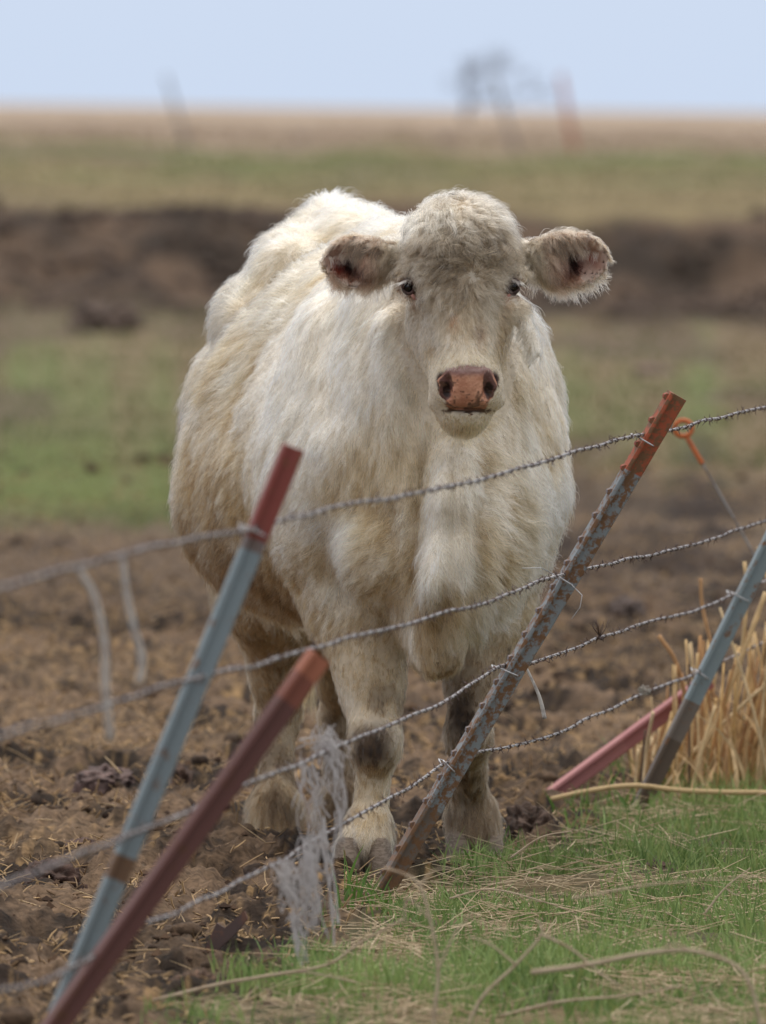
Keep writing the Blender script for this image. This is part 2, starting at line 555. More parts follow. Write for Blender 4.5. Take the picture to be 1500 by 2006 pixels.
# fore legs
caps(P(645, 1010, 28.12), P(700, 1190, 28.08), .115, .092, .07)
caps(P(700, 1190, 28.08), P(727, 1330, 28.02), .092, .065, .06)
caps(P(727, 1330, 28.02), P(733, 1440, 27.98), .062, .048, .04)
ell(P(733, 1455, 27.955), (.049, .052, .055), .03)
caps(P(733, 1480, 27.985), P(726, 1590, 28.0), .036, .034, .04)
ell(P(720, 1622, 27.99), (.044, .046, .040), .03)
caps(P(720, 1622, 27.97), P(713, 1652, 27.95), .043, .050, .03)
caps(P(985, 1010, 28.28), P(950, 1200, 28.28), .085, .072, .06)
caps(P(953, 1200, 28.28), P(928, 1330, 28.25), .074, .054, .05)
caps(P(930, 1330, 28.25), P(920, 1430, 28.22), .055, .043, .04)
ell(P(919, 1440, 28.20), (.044, .050, .055), .03)
caps(P(918, 1470, 28.25), P(920, 1560, 28.38), .034, .036, .04)
ell(P(924, 1592, 28.40), (.045, .046, .040), .03)
caps(P(924, 1595, 28.40), P(929, 1628, 28.39), .045, .050, .03)
# hind legs
caps(L(-1.32, -.06, .92), P(535, 1150, 29.05), .17, .11, .08)
caps(L(-1.32, .20, .92), P(690, 1150, 29.15), .17, .10, .08)
caps(P(535, 1150, 29.05), P(548, 1320, 29.22), .105, .055, .06)
caps(P(548, 1320, 29.22), P(545, 1400, 29.30), .050, .042, .04, sq=((0, 1, 0), .8))
caps(P(545, 1400, 29.30), P(538, 1555, 29.19), .036, .038, .04)
ell(P(538, 1585, 29.18), (.048, .048, .044), .03)
caps(P(538, 1585, 29.18), P(538, 1612, 29.17), .048, .052, .03)
caps(P(690, 1150, 29.15), P(672, 1320, 29.35), .10, .055, .06)
caps(P(672, 1320, 29.35), P(668, 1400, 29.42), .050, .042, .04, sq=((0, 1, 0), .8))
caps(P(668, 1400, 29.42), P(668, 1560, 29.34), .036, .038, .04)
ell(P(668, 1585, 29.32), (.046, .048, .044), .03)
caps(P(668, 1585, 29.32), P(668, 1606, 29.30), .046, .050, .03)
# tail
caps(P(645, 420, 29.68), P(632, 700, 29.74), .030, .022, .03)
caps(P(632, 700, 29.74), P(610, 1250, 29.72), .022, .018, .02)

# head; HY is the depth of the eyes
HY = 27.58
def H(px, py, d=0.0):
    return P(px, py, HY + d)
ell(H(903, 480, .06), (.095, .12, .078), .05)                       # brain case
ell(H(900, 445, .04), (.072, .07, .036), .05)                       # poll
ell(H(902, 545, .03), (.113, .115, .085), .05)                      # brow and orbits
ell(H(902, 512, -.035), (.085, .060, .085), .05)                     # forehead
caps(H(903, 480, -.020), H(905, 600, -.050), .062, .054, .05)
ell(H(900, 640, .10), (.106, .125, .105), .05)                      # jowls
caps(H(903, 560, -.035), H(913, 715, -.115), .058, .047, .05)       # nose bridge
ell(H(905, 690, .00), (.078, .12, .085), .05)
ell(H(914, 748, -.075), (.070, .075, .044), .04)                    # muzzle
ell(H(914, 770, -.075), (.066, .068, .036), .03)
ell(H(862, 786, -.05), (.024, .040, .019), .02)                     # lip corners
ell(H(967, 784, -.05), (.022, .040, .019), .02)
caps(H(905, 700, .05), H(908, 812, -.045), .065, .042, .04)         # lower jaw and chin
ell(H(909, 814, -.036), (.040, .050, .026), .035)
ell(H(915, 803, -.125), (.050, .035, .0050), .008, 'cut')
caps(H(868, 803, -.105), H(848, 812, -.08), .004, .003, .008, 'cut')
caps(H(962, 803, -.105), H(978, 809, -.08), .004, .003, .008, 'cut')           # mouth slit
ell(H(795, 545, .005), (.018, .035, .016), .025)                    # brow ridges over the eyes
ell(H(1011, 545, .005), (.018, .035, .016), .025)
# muzzle pad and nostrils
ell(H(914, 758, -.128), (.043, .020, .035), .02)
for sx, cx in ((-1, 873), (1, 957)):
    caps(H(cx, 750, -.150), H(cx - sx * 4, 770, -.132), .0120, .0120, .010, 'cut')
    caps(H(cx + sx * 9, 734, -.140), H(cx + sx * 2, 748, -.15), .0050, .009, .008, 'cut')
    caps(H(cx + sx * 9, 760, -.140), H(cx + sx * 4, 785, -.140), .0040, .004, .006, 'cut')
# eye sockets
EYES = [(799, 562, -.050), (1006, 561, -.050)]
EYEC = []
for (ex, ey, ed), sx in zip(EYES, (-1, 1)):
    c = H(ex - sx * 1, ey, -.018)
    EYEC.append(c)
EAR = []
# ears: cupped leaves standing out sideways, the open side to the camera
for (bx, by, tx, ty, W, sx) in ((775, 512, 640, 512, .056, -1), (1028, 508, 1186, 505, .060, 1)):
    b, t = H(bx, by, .07), H(tx, ty, .055)
    e1 = (t - b); Ln = np.linalg.norm(e1); e1 /= Ln
    e3 = np.array([0.10 * sx, -0.98, -0.15]); e3 -= e1 * (e3 @ e1); e3 /= np.linalg.norm(e3)
    e2 = np.cross(e1, e3)
    if e2[2] < 0: e2 = -e2
    Rm = [e1, e2, e3]
    mid = b + e1 * Ln * .56
    def ear(X, Y, Z, mid=mid, Rm=Rm, Ln=Ln, W=W, sx=sx):
        p = [X - mid[0], Y - mid[1], Z - mid[2]]
        q = [p[0] * R[0] + p[1] * R[1] + p[2] * R[2] for R in Rm]
        a = q[0] / (Ln * .50)                        # -1 base .. 1 tip
        wid = W * np.where(a < 0, np.sqrt(np.clip(1 - np.abs(a) ** 2.3, 0.02, 1)), np.clip(1 - np.abs(a) ** 2.0, 0.004, 1) ** .62) * (0.95 + 0.10 * a)
        s = q[1] / wid
        dep = -0.046 * (1 - np.clip(s * s, 0, 1)) * np.clip(1 - a * a * .8, 0, 1)       # how deep the cup is
        sheet = np.abs(q[2] - dep - 0.010) - 0.0080
        edge = (np.sqrt(a * a + s * s * np.clip(1 - a * a, .02, 1)) - 1) * W * .8
        return np.maximum(sheet, np.maximum((np.abs(s) - 1) * wid, (np.abs(a) - 1) * Ln * .5)) * .9
    put(ear, mid - Ln * .62, mid + Ln * .62, .010)
    caps(b - e1 * .03, b + e1 * .045, .036, .026, .03, sq=(e3, 1.1))
    EAR.append((b, t, e1, e2, e3, Ln, mid, W))
# eyes sit in shallow sockets
for c, sx in zip(EYEC, (-1, 1)):
    ell(c + np.array([0, -.030, 0]), (.0120, .03, .0150), .010, 'cut')
    caps(H(ex - sx * 10, 600, -.045), H(ex - sx * 45, 690, -.065), .016, .012, .03)

def surface_nets(F, res, org):
    s = F < 0
    nx, ny, nz = F.shape
    c8 = sum(s[i:nx - 1 + i, j:ny - 1 + j, k:nz - 1 + k].astype(np.int8) for i in (0, 1) for j in (0, 1) for k in (0, 1))
    act = (c8 > 0) & (c8 < 8)
    I, J, K = np.nonzero(act)
    idx = np.full(act.shape, -1, dtype=np.int32)
    idx[I, J, K] = np.arange(len(I))
    acc = np.zeros((len(I), 3)); cnt = np.zeros(len(I))
    cs = [(i, j, k) for i in (0, 1) for j in (0, 1) for k in (0, 1)]
    val = {c: F[I + c[0], J + c[1], K + c[2]] for c in cs}
    for a in cs:
        for ax in range(3):
            if a[ax] == 0:
                b = list(a); b[ax] = 1; b = tuple(b)
                va, vb = val[a], val[b]
                m = (va < 0) != (vb < 0)
                t = np.where(m, va / np.where(m, va - vb, 1), 0)
                p = np.array(a, float)[None].repeat(len(I), 0); p[:, ax] += t
                acc[m] += p[m]; cnt[m] += 1
    V = (acc / cnt[:, None] + np.stack([I, J, K], -1)) * res + org
    Q = []
    for ax in range(3):
        sl0 = [slice(None)] * 3; sl1 = [slice(None)] * 3
        sl0[ax] = slice(0, -1); sl1[ax] = slice(1, None)
        a, b = s[tuple(sl0)], s[tuple(sl1)]
        X = np.argwhere(a != b)
        o1, o2 = [d for d in range(3) if d != ax]
        X = X[(X[:, o1] > 0) & (X[:, o2] > 0) & (X[:, o1] < F.shape[o1] - 1) & (X[:, o2] < F.shape[o2] - 1)]
        def cell(d1, d2):
            Y = X.copy(); Y[:, o1] -= d1; Y[:, o2] -= d2
            return idx[Y[:, 0], Y[:, 1], Y[:, 2]]
        q = np.stack([cell(1, 1), cell(0, 1), cell(0, 0), cell(1, 0)], -1)
        inside = s[X[:, 0], X[:, 1], X[:, 2]]
        flip = inside if ax != 1 else ~inside
        q[~flip] = q[~flip][:, ::-1]
        Q.append(q[(q >= 0).all(1)])
    return V, np.vstack(Q)

BV, BQ = surface_nets(FLD, RES, GMIN)
del FLD
E = np.vstack([BQ[:, [0, 1]], BQ[:, [1, 2]], BQ[:, [2, 3]], BQ[:, [3, 0]]])
def laplace(V, f, fields=None):
    s = np.zeros_like(V); n = np.bincount(E[:, 0], minlength=len(V)) + np.bincount(E[:, 1], minlength=len(V))
    for k in range(V.shape[1]):
        s[:, k] = np.bincount(E[:, 0], V[E[:, 1], k], len(V)) + np.bincount(E[:, 1], V[E[:, 0], k], len(V))
    return V + f * (s / np.maximum(n, 1)[:, None] - V)
for _ in range(3):
    BV = laplace(BV, .6); BV = laplace(BV, -.55)

def vnormals(V, Q):
    a = np.cross(V[Q[:, 2]] - V[Q[:, 0]], V[Q[:, 3]] - V[Q[:, 1]])
    n = np.zeros_like(V)
    for k in range(3):
        for c in range(4):
            n[:, k] += np.bincount(Q[:, c], a[:, k], len(V))
    return n / (np.linalg.norm(n, axis=1)[:, None] + 1e-12)
BN = vnormals(BV, BQ)
if (BN * (BV - BV.mean(0))).sum() < 0:
    BQ = BQ[:, ::-1]; BN = -BN
# soft unevenness of muscle and hide under the coat
PX, PY = proj(BV)
hd = (BV[:, 1] < 27.80) & (PY < 880)
bodyw = np.where(hd, 0.0, 1.0)
lump = noise3(BV * 7, 3) * .008 + noise3(BV * 16, 4) * .004 + noise3(BV * np.array([30, 30, 9]), 8) * .0035
BV = BV + BN * (lump * bodyw * sstep(.1, .5, BV[:, 2]))[:, None]
# loose hanging folds of skin on the throat and chest, and creases where the neck meets the shoulder
fz = np.exp(-((PX - 880) / 105.) ** 4) * sstep(850, 920, PY) * (1 - sstep(1180, 1290, PY)) * (BV[:, 1] < 28.1)
fold = np.abs(np.sin((PX - 880 + .10 * (PY - 1000)) / 17. + 1.2 * noise3(BV * 5, 71))) ** 1.5
BV = BV + BN * (fz * (fold - .5) * .023)[:, None]
f2 = np.exp(-(((PX - 700) / 90.) ** 4 + ((PY - 800) / 190.) ** 4)) * (BV[:, 1] < 28.3)
cr_ = np.sin((PX + .42 * PY) / 26. + 2.0 * noise3(BV * 4, 72))
BV = BV + BN * (f2 * cr_ * .0035)[:, None]
f3 = np.exp(-(((PX - 470) / 100.) ** 4 + ((PY - 820) / 300.) ** 4)) * (BV[:, 1] > 28.3)
BV = BV + BN * (f3 * (noise3(BV * np.array([9, 9, 4]), 73) * .016))[:, None]
BN = vnormals(BV, BQ)

def in_poly(px, py, poly):
    r = np.zeros(len(px), bool)
    n = len(poly)
    for i in range(n):
        x1, y1 = poly[i]; x2, y2 = poly[(i + 1) % n]
        c = ((y1 > py) != (y2 > py)) & (px < (x2 - x1) * (py - y1) / (y2 - y1 + 1e-9) + x1)
        r ^= c
    return r
PAD = [(866, 731), (880, 722), (914, 716), (950, 719), (966, 730), (973, 752), (968, 775), (955, 790), (952, 801), (915, 805), (878, 801), (872, 788), (860, 772), (857, 748)]

HEAD = [(600, 440), (770, 425), (800, 340), (1010, 340), (1040, 425), (1230, 420), (1230, 620), (1030, 600), (1022, 650), (1010, 730), (1004, 790), (985, 822), (955, 848), (908, 872), (865, 852), (832, 818), (822, 775), (792, 715), (778, 650), (772, 600), (600, 600)]
def is_head(p, px, py):
    return in_poly(px, py, HEAD) & (p[:, 1] < 27.84 + .0 * px)

def coat_color(p):
    """natural colour and dirt of the coat at body points"""
    p = np.asarray(p)
    px, py = proj(p)
    z = p[:, 2]; y = p[:, 1]
    n1 = noise3(p * 5, 91); n2 = noise3(p * 14, 92); n3 = noise3(p * 40, 93)
    cream = mixc([.83, .765, .67], [.69, .59, .45], .35 + .6 * n1 + .5 * n2)
    c = cream
    # yellowish, dirty flank and chest folds
    fl = sstep(28.22, 28.38, y) * sstep(1.15, .80, z) * (.35 + .65 * sstep(-.3, .5, n1 + .7 * n2 + .2 * n3))
    c = mixc(c, [.44, .33, .20], fl * .80)
    c = mixc(c, [.60, .48, .33], sstep(28.2, 28.5, y) * sstep(1.25, 1.05, z) * (.45 + .5 * n2))
    ch = (y < 28.3) * sstep(1.05, .68, z) * sstep(-.25, .5, n2 + .5 * n1 + .2)
    c = mixc(c, [.53, .415, .27], ch * .55)
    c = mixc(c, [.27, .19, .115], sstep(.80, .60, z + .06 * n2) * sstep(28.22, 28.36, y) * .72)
    # dirty legs
    c = mixc(c, [.52, .42, .30], sstep(.66, .42, z) * (.78 + .3 * n2))
    c = mixc(c, [.17, .125, .085], sstep(.15, .6, n2 + .5 * n3 + .25 * sstep(.42, .05, z)) * sstep(.50, .30, z) * .6)
    rf = (px > 855) & (z < .60) & (y < 28.6)
    c = mixc(c, [.30, .235, .17], rf * sstep(.52, .38, z) * .8)
    hf = (y > 28.7)
    c = mixc(c, [.17, .125, .085], hf * sstep(.50, .38, z) * sstep(-.2, .5, n2) * .5)
    kn = np.exp(-(((px - 728) / 42) ** 4 + ((py - 1462) / 44) ** 4)) * (y < 28.1)
    c = mixc(c, [.07, .042, .024], kn * .97)
    kn2 = np.exp(-(((px - 905) / 26) ** 4 + ((py - 1400) / 48) ** 4)) * (y < 28.4)
    c = mixc(c, [.06, .038, .024], kn2 * .95)
    shin = np.exp(-(((px - 725) / 36) ** 4 + ((py - 1560) / 60) ** 4)) * (y < 28.1)
    c = mixc(c, [.60, .49, .35], shin * .8)
    # head: grey-fawn forehead and ears, cream face
    hdm = is_head(p, px, py) * 1.0
    fore = np.exp(-((px - 905) / 125.) ** 4) * sstep(660, 540, py + 30 * n2 + .35 * np.abs(px - 903)) * (.35 + .65 * sstep(385, 450, py + 30 * n1))
    face = mixc([.70, .625, .53], [.54, .465, .37], .4 + .8 * n2)
    cc = mixc(face, [.27, .225, .175], fore * (.40 + .45 * n2))
    cc = mixc(cc, [.74, .64, .49], sstep(660, 720, py) * np.exp(-((px - 912) / 90.) ** 4))
    cc = mixc(cc, [.42, .31, .185], np.exp(-(((px - 985) / 16.) ** 2 + ((py - 670) / 70.) ** 2)) * .6)
    cc = mixc(cc, [.28, .20, .15], np.exp(-(((px - 938) / 7.) ** 2 + ((py - 650) / 26.) ** 2)) * .7)
    cc = mixc(cc, [.45, .25, .15], np.exp(-(((px - 890) / 7.) ** 2 + ((py - 625) / 13.) ** 2)) * .6)
    cc = mixc(cc, [.50, .38, .24], np.exp(-(((px - 845) / 10.) ** 2 + ((py - 680) / 20.) ** 2)) * .6)
    for ex, sx in ((799, -1), (1006, 1)):
        cc = mixc(cc, [.13, .070, .055], np.exp(-(((px - ex) / 18.) ** 2 + ((py - 563) / 21.) ** 2) ** 1.6) * .95)
        cc = mixc(cc, [.36, .22, .17], np.exp(-(((px - ex + sx * 16) / 8.) ** 2 + ((py - 588) / 9.) ** 2)) * .55)
    ear = (px < 770) | (px > 1036)
    cc = mixc(cc, [.42, .355, .28], ear * .7)
    c = mixc(c, cc, hdm)
    return c

CC = coat_color(BV)
# skin: muzzle pad, nostrils, inside of the ears
PX, PY = proj(BV)
front = (BV[:, 1] < 27.56)
pad = in_poly(PX, PY, PAD) & (BV[:, 1] < 27.53)
CC[pad] = np.array([.50, .215, .125])
padtop = pad & (PY < 734 + 4 * np.sin(PX * .1))
CC[padtop] = np.array([.30, .17, .155])
dirt = sstep(.15, .6, noise3(BV * 110, 17) + .5 * noise3(BV * 240, 18) - .3 + .5 * sstep(770, 800, PY)) * pad
CC = mixc(CC, [.10, .05, .035], dirt * .8)
for cx, cy, sx in ((870, 755, -1), (961, 753, 1)):
    q = ((PX - cx - sx * .25 * (755 - PY)) / 15.) ** 2 + ((PY - cy) / 27.) ** 2
    CC = np.where(((q < 1.2) & (BV[:, 1] < 27.53))[:, None], mixc([.05, .022, .018], CC, sstep(.6, 1.2, q)), CC)
mouth = (np.abs(PY - 804) < 5.5 - .08 * np.abs(PX - 915)) & (PX > 862) & (PX < 968) & (BV[:, 1] < 27.56)
CC[mouth] = np.array([.11, .065, .042])  # shadow under the nose pad, painted in as a brown line
inear = np.zeros(len(BV))
for b, t, e1, e2, e3, Ln, mid, W in EAR:
    q = BV - mid
    a = q @ e1 / (Ln * .5); s = q @ e2 / W; f = BN @ e3
    m = (np.abs(a) < 1.05) & (np.abs(s) < 1.1) & (np.abs(q @ e3) < .06) & (f > .1) & (a > -.7)
    inear = np.maximum(inear, m * 1.0)
    pink = np.exp(-(((a - .28) / .58) ** 2 + ((s + .02) / .56) ** 2) ** 1.5)
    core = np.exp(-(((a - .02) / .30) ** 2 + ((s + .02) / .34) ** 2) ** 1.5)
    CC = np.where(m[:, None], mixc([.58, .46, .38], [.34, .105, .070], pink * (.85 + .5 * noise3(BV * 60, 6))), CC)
    CC = np.where(m[:, None], mixc(CC, [.045, .018, .014], core * .95), CC)  # shade deep in the ear cup, painted as a dark core

hide = tone_mat('hide', rough=0.7, spec=0.25, nscale=90, namp=0.12, bump=0.0015)
_nt = hide.node_tree
_nt.nodes['Principled BSDF'].inputs['Subsurface Weight'].default_value = 0.0

cow = empty('cow', (OC[0], OC[1], 0), 'shaggy cream white cow standing behind the barbed wire fence, facing forward with ears out', 'cow')
body = mesh_np('body', BV, BQ, hide, cow, True, CC)

# the bare nose as a fine mesh of its own
def make_nose():
    qc = BV[BQ].mean(1)
    qx, qy = proj(qc)
    sel = ((qx - 914) ** 2 / 72. ** 2 + (qy - 760) ** 2 / 56. ** 2 < 1) & (qc[:, 1] < 27.56) & (BN[BQ].mean(1)[:, 1] < .3)
    Q = BQ[sel]
    K = 6
    s = np.linspace(0, 1, K + 1)
    A, B_ = np.meshgrid(s, s, indexing='ij')
    w = np.stack([(1 - A) * (1 - B_), A * (1 - B_), A * B_, (1 - A) * B_], -1).reshape(-1, 4)
    V = np.einsum('kc,qcd->qkd', w, BV[Q]).reshape(-1, 3)
    Nn = np.einsum('kc,qcd->qkd', w, BN[Q]).reshape(-1, 3)
    g = np.array([[i * (K + 1) + j, (i + 1) * (K + 1) + j, (i + 1) * (K + 1) + j + 1, i * (K + 1) + j + 1] for i in range(K) for j in range(K)])
    F = (g[None] + (np.arange(len(Q)) * (K + 1) ** 2)[:, None, None]).reshape(-1, 4)
    _, ui, inv = np.unique(np.round(V * 20000).astype(np.int64), axis=0, return_index=True, return_inverse=True)
    V, Nn, F = V[ui], Nn[ui], inv.ravel()[F]
    x, y = proj(V)
    wx = x + 2.5 * noise3(V * 90, 301); wy = y + 2.5 * noise3(V * 90, 302)
    ins = in_poly(wx, wy, PAD)
    peb = noise3(V * 330, 303); n1 = noise3(V * 70, 304); n2 = noise3(V * 170, 305)
    c = mixc([.46, .20, .12], [.64, .33, .21], .5 + .6 * n1 + .25 * peb)
    c = mixc(c, [.27, .15, .135], sstep(742, 728, wy) * .9)
    c = mixc(c, [.52, .36, .33], np.exp(-((wy - 724) / 4.) ** 2) * .5)
    for cx, sx in ((871, -1), (960, 1)):
        u = (wx - cx) * sx; v = wy - 757
        # comma: wide and round below, thin and curling outward on top
        q = ((u + .0035 * v * v * .2 + 2 - .14 * v) / (13.5 + .06 * v)) ** 2 + (v / 29.) ** 2
        c = mixc([.13, .060, .050], c, sstep(.75, 1.15, q))
        q2 = ((u + 3) / 9.) ** 2 + ((v - 5) / 16.) ** 2
        c = mixc([.022, .010, .009], c, sstep(.5, 1.2, q2))
    d = sstep(.22, .62, n2 + .35 * n1) * sstep(725, 750, y)
    c = mixc(c, [.09, .05, .033], d * .65)
    d2 = sstep(.1, .5, n1 + .3 * n2 + 1.1 * sstep(775, 803, y) - .45)
    c = mixc(c, [.11, .055, .035], d2 * .75)
    off = np.where(ins, .0009 + .00045 * peb + .0004 * n2, -.0015)
    rim = ins & ~in_poly(914 + (wx - 914) * 1.06, 762 + (wy - 762) * 1.07, PAD)
    off = np.where(rim, .0002, off)
    m = tone_mat('nose_skin', rough=.52, spec=.40)
    mesh_np('nose', V + Nn * off[:, None], F, m, cow, True, c)
make_nose()

# eyes
eye_m, nt, b = new_mat('eye')
b.inputs['Base Color'].default_value = (.010, .007, .006, 1)
b.inputs['Roughness'].default_value = 0.06
b.inputs['Specular IOR Level'].default_value = 0.4
lid_m = paint_mat('eyelid_skin', (.085, .045, .038), (.05, .028, .024), scale=120, rough=.6)
tear_m = paint_mat('tear_skin', (.42, .20, .16), (.30, .13, .10), scale=120, rough=.5)
EYEW = []
for (ex, ey, ed), sx in zip(EYES, (-1, 1)):
    rd = np.hypot(PX - ex, PY - ey)
    ring_ = (rd > 19) & (rd < 27) & (BV[:, 1] < 27.75) & (BN[:, 1] < -.3)
    ys_ = float(np.median(BV[ring_, 1]))
    c = P(ex, ey, ys_)
    EYEW.append(c)
    V = []; nu, nv = 28, 16
    for i in range(nv + 1):
        for j in range(nu):
            ph, th = math.pi * i / nv, 2 * math.pi * j / nu
            V.append(c + np.array([0, .0155, 0]) + .0175 * np.array([math.sin(ph) * math.cos(th), -math.cos(ph), math.sin(ph) * math.sin(th)]) * np.array([.80, 1.0, 1.0]))
    i = np.arange(nv)[:, None] * nu; j = np.arange(nu)[None]; k = (j + 1) % nu
    mesh_np('eye', np.array(V), np.stack([i + j, i + nu + j, i + nu + k, i + k], -1).reshape(-1, 4), eye_m, cow)
    tilt = -sx * .38
    def rim(a0, a1, rx, rz, dy, rad, mat, nm, n=14):
        t = np.linspace(a0, a1, n)
        x = rx * np.cos(t); z = rz * np.sin(t)
        q = np.stack([x * math.cos(tilt) - z * math.sin(tilt), np.full(n, dy) + .004 * (np.abs(x) / rx) ** 2, x * math.sin(tilt) + z * math.cos(tilt)], -1) + c
        m_ = MB(); m_.tube(q, rad * (.55 + .45 * np.sin(np.linspace(0, math.pi, n))), 8); m_.build(nm, mat, cow)
    rim(.05, math.pi - .05, .0106, .0122, -.0040, .0050, lid_m, 'eyelid')
    rim(math.pi + .05, 2 * math.pi - .05, .0108, .0140, -.0005, .0034, lid_m, 'eyelid')
    ix = ex - sx * 12
    m_ = MB(); m_.tube(np.array([P(ix + sx * 5, ey + 15, ys_ - .001), P(ix, ey + 21, ys_ - .001), P(ix - sx * 4, ey + 26, ys_ + .001)]), np.array([.0032, .0040, .0015]), 8); m_.build('tear_duct', tear_m, cow)
# ------------------------------------------------------------------ the coat, as real strands
def tri_of(Q):
    return np.vstack([Q[:, [0, 1, 2]], Q[:, [0, 2, 3]]])
BT = tri_of(BQ)
TA = np.linalg.norm(np.cross(BV[BT[:, 1]] - BV[BT[:, 0]], BV[BT[:, 2]] - BV[BT[:, 0]]), axis=1) / 2

def sample(n, w):
    pr = TA * w[BT].mean(1)
    cum = np.cumsum(pr)
    i = np.searchsorted(cum, rng.uniform(0, cum[-1], n))
    r1 = np.sqrt(rng.uniform(0, 1, n)); r2 = rng.uniform(0, 1, n)
    wts = np.stack([1 - r1, r1 * (1 - r2), r1 * r2], -1)
    p = (BV[BT[i]] * wts[..., None]).sum(1)
    nn = (BN[BT[i]] * wts[..., None]).sum(1)
    c = (CC[BT[i]] * wts[..., None]).sum(1)
    e = (inear[BT[i]] * wts).sum(1)
    return p, nn / np.linalg.norm(nn, axis=1)[:, None], c, e

def unit(v):
    return v / (np.linalg.norm(v, axis=-1, keepdims=True) + 1e-9)

WH = H(922, 545, -.1)               # whorl on the forehead
EARS_PX = [(512, -1), (508, 1)]

def regions(p):
    px, py = proj(p)
    y, z = p[:, 1], p[:, 2]
    head = is_head(p, px, py)
    ear = head & ((px < 772) | (px > 1034))
    leg = (z < .50)
    return px, py, head, ear, leg

def lay(p, n):
    """direction in which the coat lies, length and waviness, per root"""
    px, py, head, ear, leg = regions(p)
    N_ = len(p)
    f = noise3(p * 4.5, 31); g = noise3(p * 9, 32); hh = noise3(p * 4.5 + 50, 33)
    d = -0.55 * FW[None] + np.array([0, 0, -.75])[None] + RT[None] * (.30 * f + .1)[:, None]
    chest = (y_ := p[:, 1]) < 28.15
    # chest and shoulders: hair falls, sweeping outward and swirling in places
    d = np.where((chest & ~head)[:, None], np.array([0, 0, -1.]) + RT[None] * (.55 * f + .35 * g - .35 * sstep(.2, -.2, p[:, 0]) )[:, None] - FW[None] * .2, d)
    swirl = np.exp(-(((px - 1010) / 90.) ** 2 + ((py - 1030) / 110.) ** 2)) + np.exp(-(((px - 700) / 70.) ** 2 + ((py - 1040) / 60.) ** 2))
    d = d + RT[None] * (1.6 * swirl * (1 + g))[:, None] * np.where(px < 860, -1, 1)[:, None]
    # rump and back tufts stand up a little
    d = d + np.stack([.5 * f, .4 * g, .35 * hh], -1)
    d = np.where(leg[:, None], np.stack([.14 * f, .05 * g, -np.ones(N_)], -1), d)
    r = p - WH
    r2 = unit(r)
    r2 = r2 + np.stack([.55 * g, 0 * g, .45 * f], -1)
    up = sstep(520 + 30 * g, 420 + 30 * g, py)
    r2 = r2 * (1 - up[:, None]) + up[:, None] * np.stack([.6 * f + .5 * g + .3 * np.sign(px - 903), -.1 * np.ones(N_), -.25 + 1.1 * hh], -1)
    low = sstep(600, 700, py)
    r2 = r2 * (1 - low[:, None]) + low[:, None] * np.stack([(px - 910) / 160., .55 * np.ones(N_), -.7 + .0 * f], -1)
    d = np.where(head[:, None], r2, d)
    sx = np.where(px < 900, -1., 1.)
    inn = ear & (n[:, 1] < -.2)
    de = np.stack([sx * .9, .1 * np.ones(N_), -.45 + .4 * f], -1)
    de2 = np.stack([sx * (.55 + .3 * f), -.35 * np.ones(N_), -.85 + .2 * g], -1)
    d = np.where(ear[:, None], np.where(inn[:, None], de2, de), d)
    d = d - n * (d * n).sum(1)[:, None]
    d = unit(d)
    # length
    ln = .026 + .010 * f + .006 * g
    ln = np.where(y_ > 28.35, ln * 1.35, ln)
    ln = np.where(p[:, 2] > 1.12, ln * 1.1, ln)
    ln = ln + .016 * swirl
    ln = np.where(leg, .016 + .004 * g + .016 * sstep(.15, .08, p[:, 2]), ln)
    ln = np.where(head, np.interp(py, [380, 450, 520, 580, 630, 700, 740, 806, 818, 850], [.025, .024, .023, .022, .017, .011, .0075, .007, .013, .022]) * (1 + .25 * g), ln)
    eyed = np.minimum(np.hypot(px - 799, py - 562), np.hypot(px - 1006, py - 561))
    ln = np.where(head & (eyed < 32), .006, ln)
    earlen = np.where(inn, .022 + .008 * g, .016)
    rimlow = ear & (py > 545)
    earlen = np.where(rimlow, .030 + .010 * g, earlen)
    base = ear & (np.abs(px - 903) < 215) & (np.abs(px - 903) > 125)
    earlen = np.where(base, .032 + .008 * g, earlen)
    ln = np.where(ear, earlen, ln)
    # lift off the skin
    lift = np.where(head, .22, .20) + .07 * g
    lift = np.where(y_ > 28.35, lift + .12, lift)
    lift = np.where(head, np.interp(py, [400, 520, 600, 700, 740], [.34, .30, .24, .15, .10]), lift)
    lift = np.where(leg, .16, lift)
    lift = np.where(ear, .22, lift)
    lift = np.where(ear & inn & (py < 520), .40, lift)
    wave = np.where(head, np.interp(py, [400, 520, 600, 680], [.0055, .0045, .0034, .0006]), .0024)
    wave = np.where(leg, .0008, wave) + .003 * np.clip(swirl, 0, 1)
    return d, np.maximum(ln, .004), lift, wave, (px, py, head, ear, leg, inn)

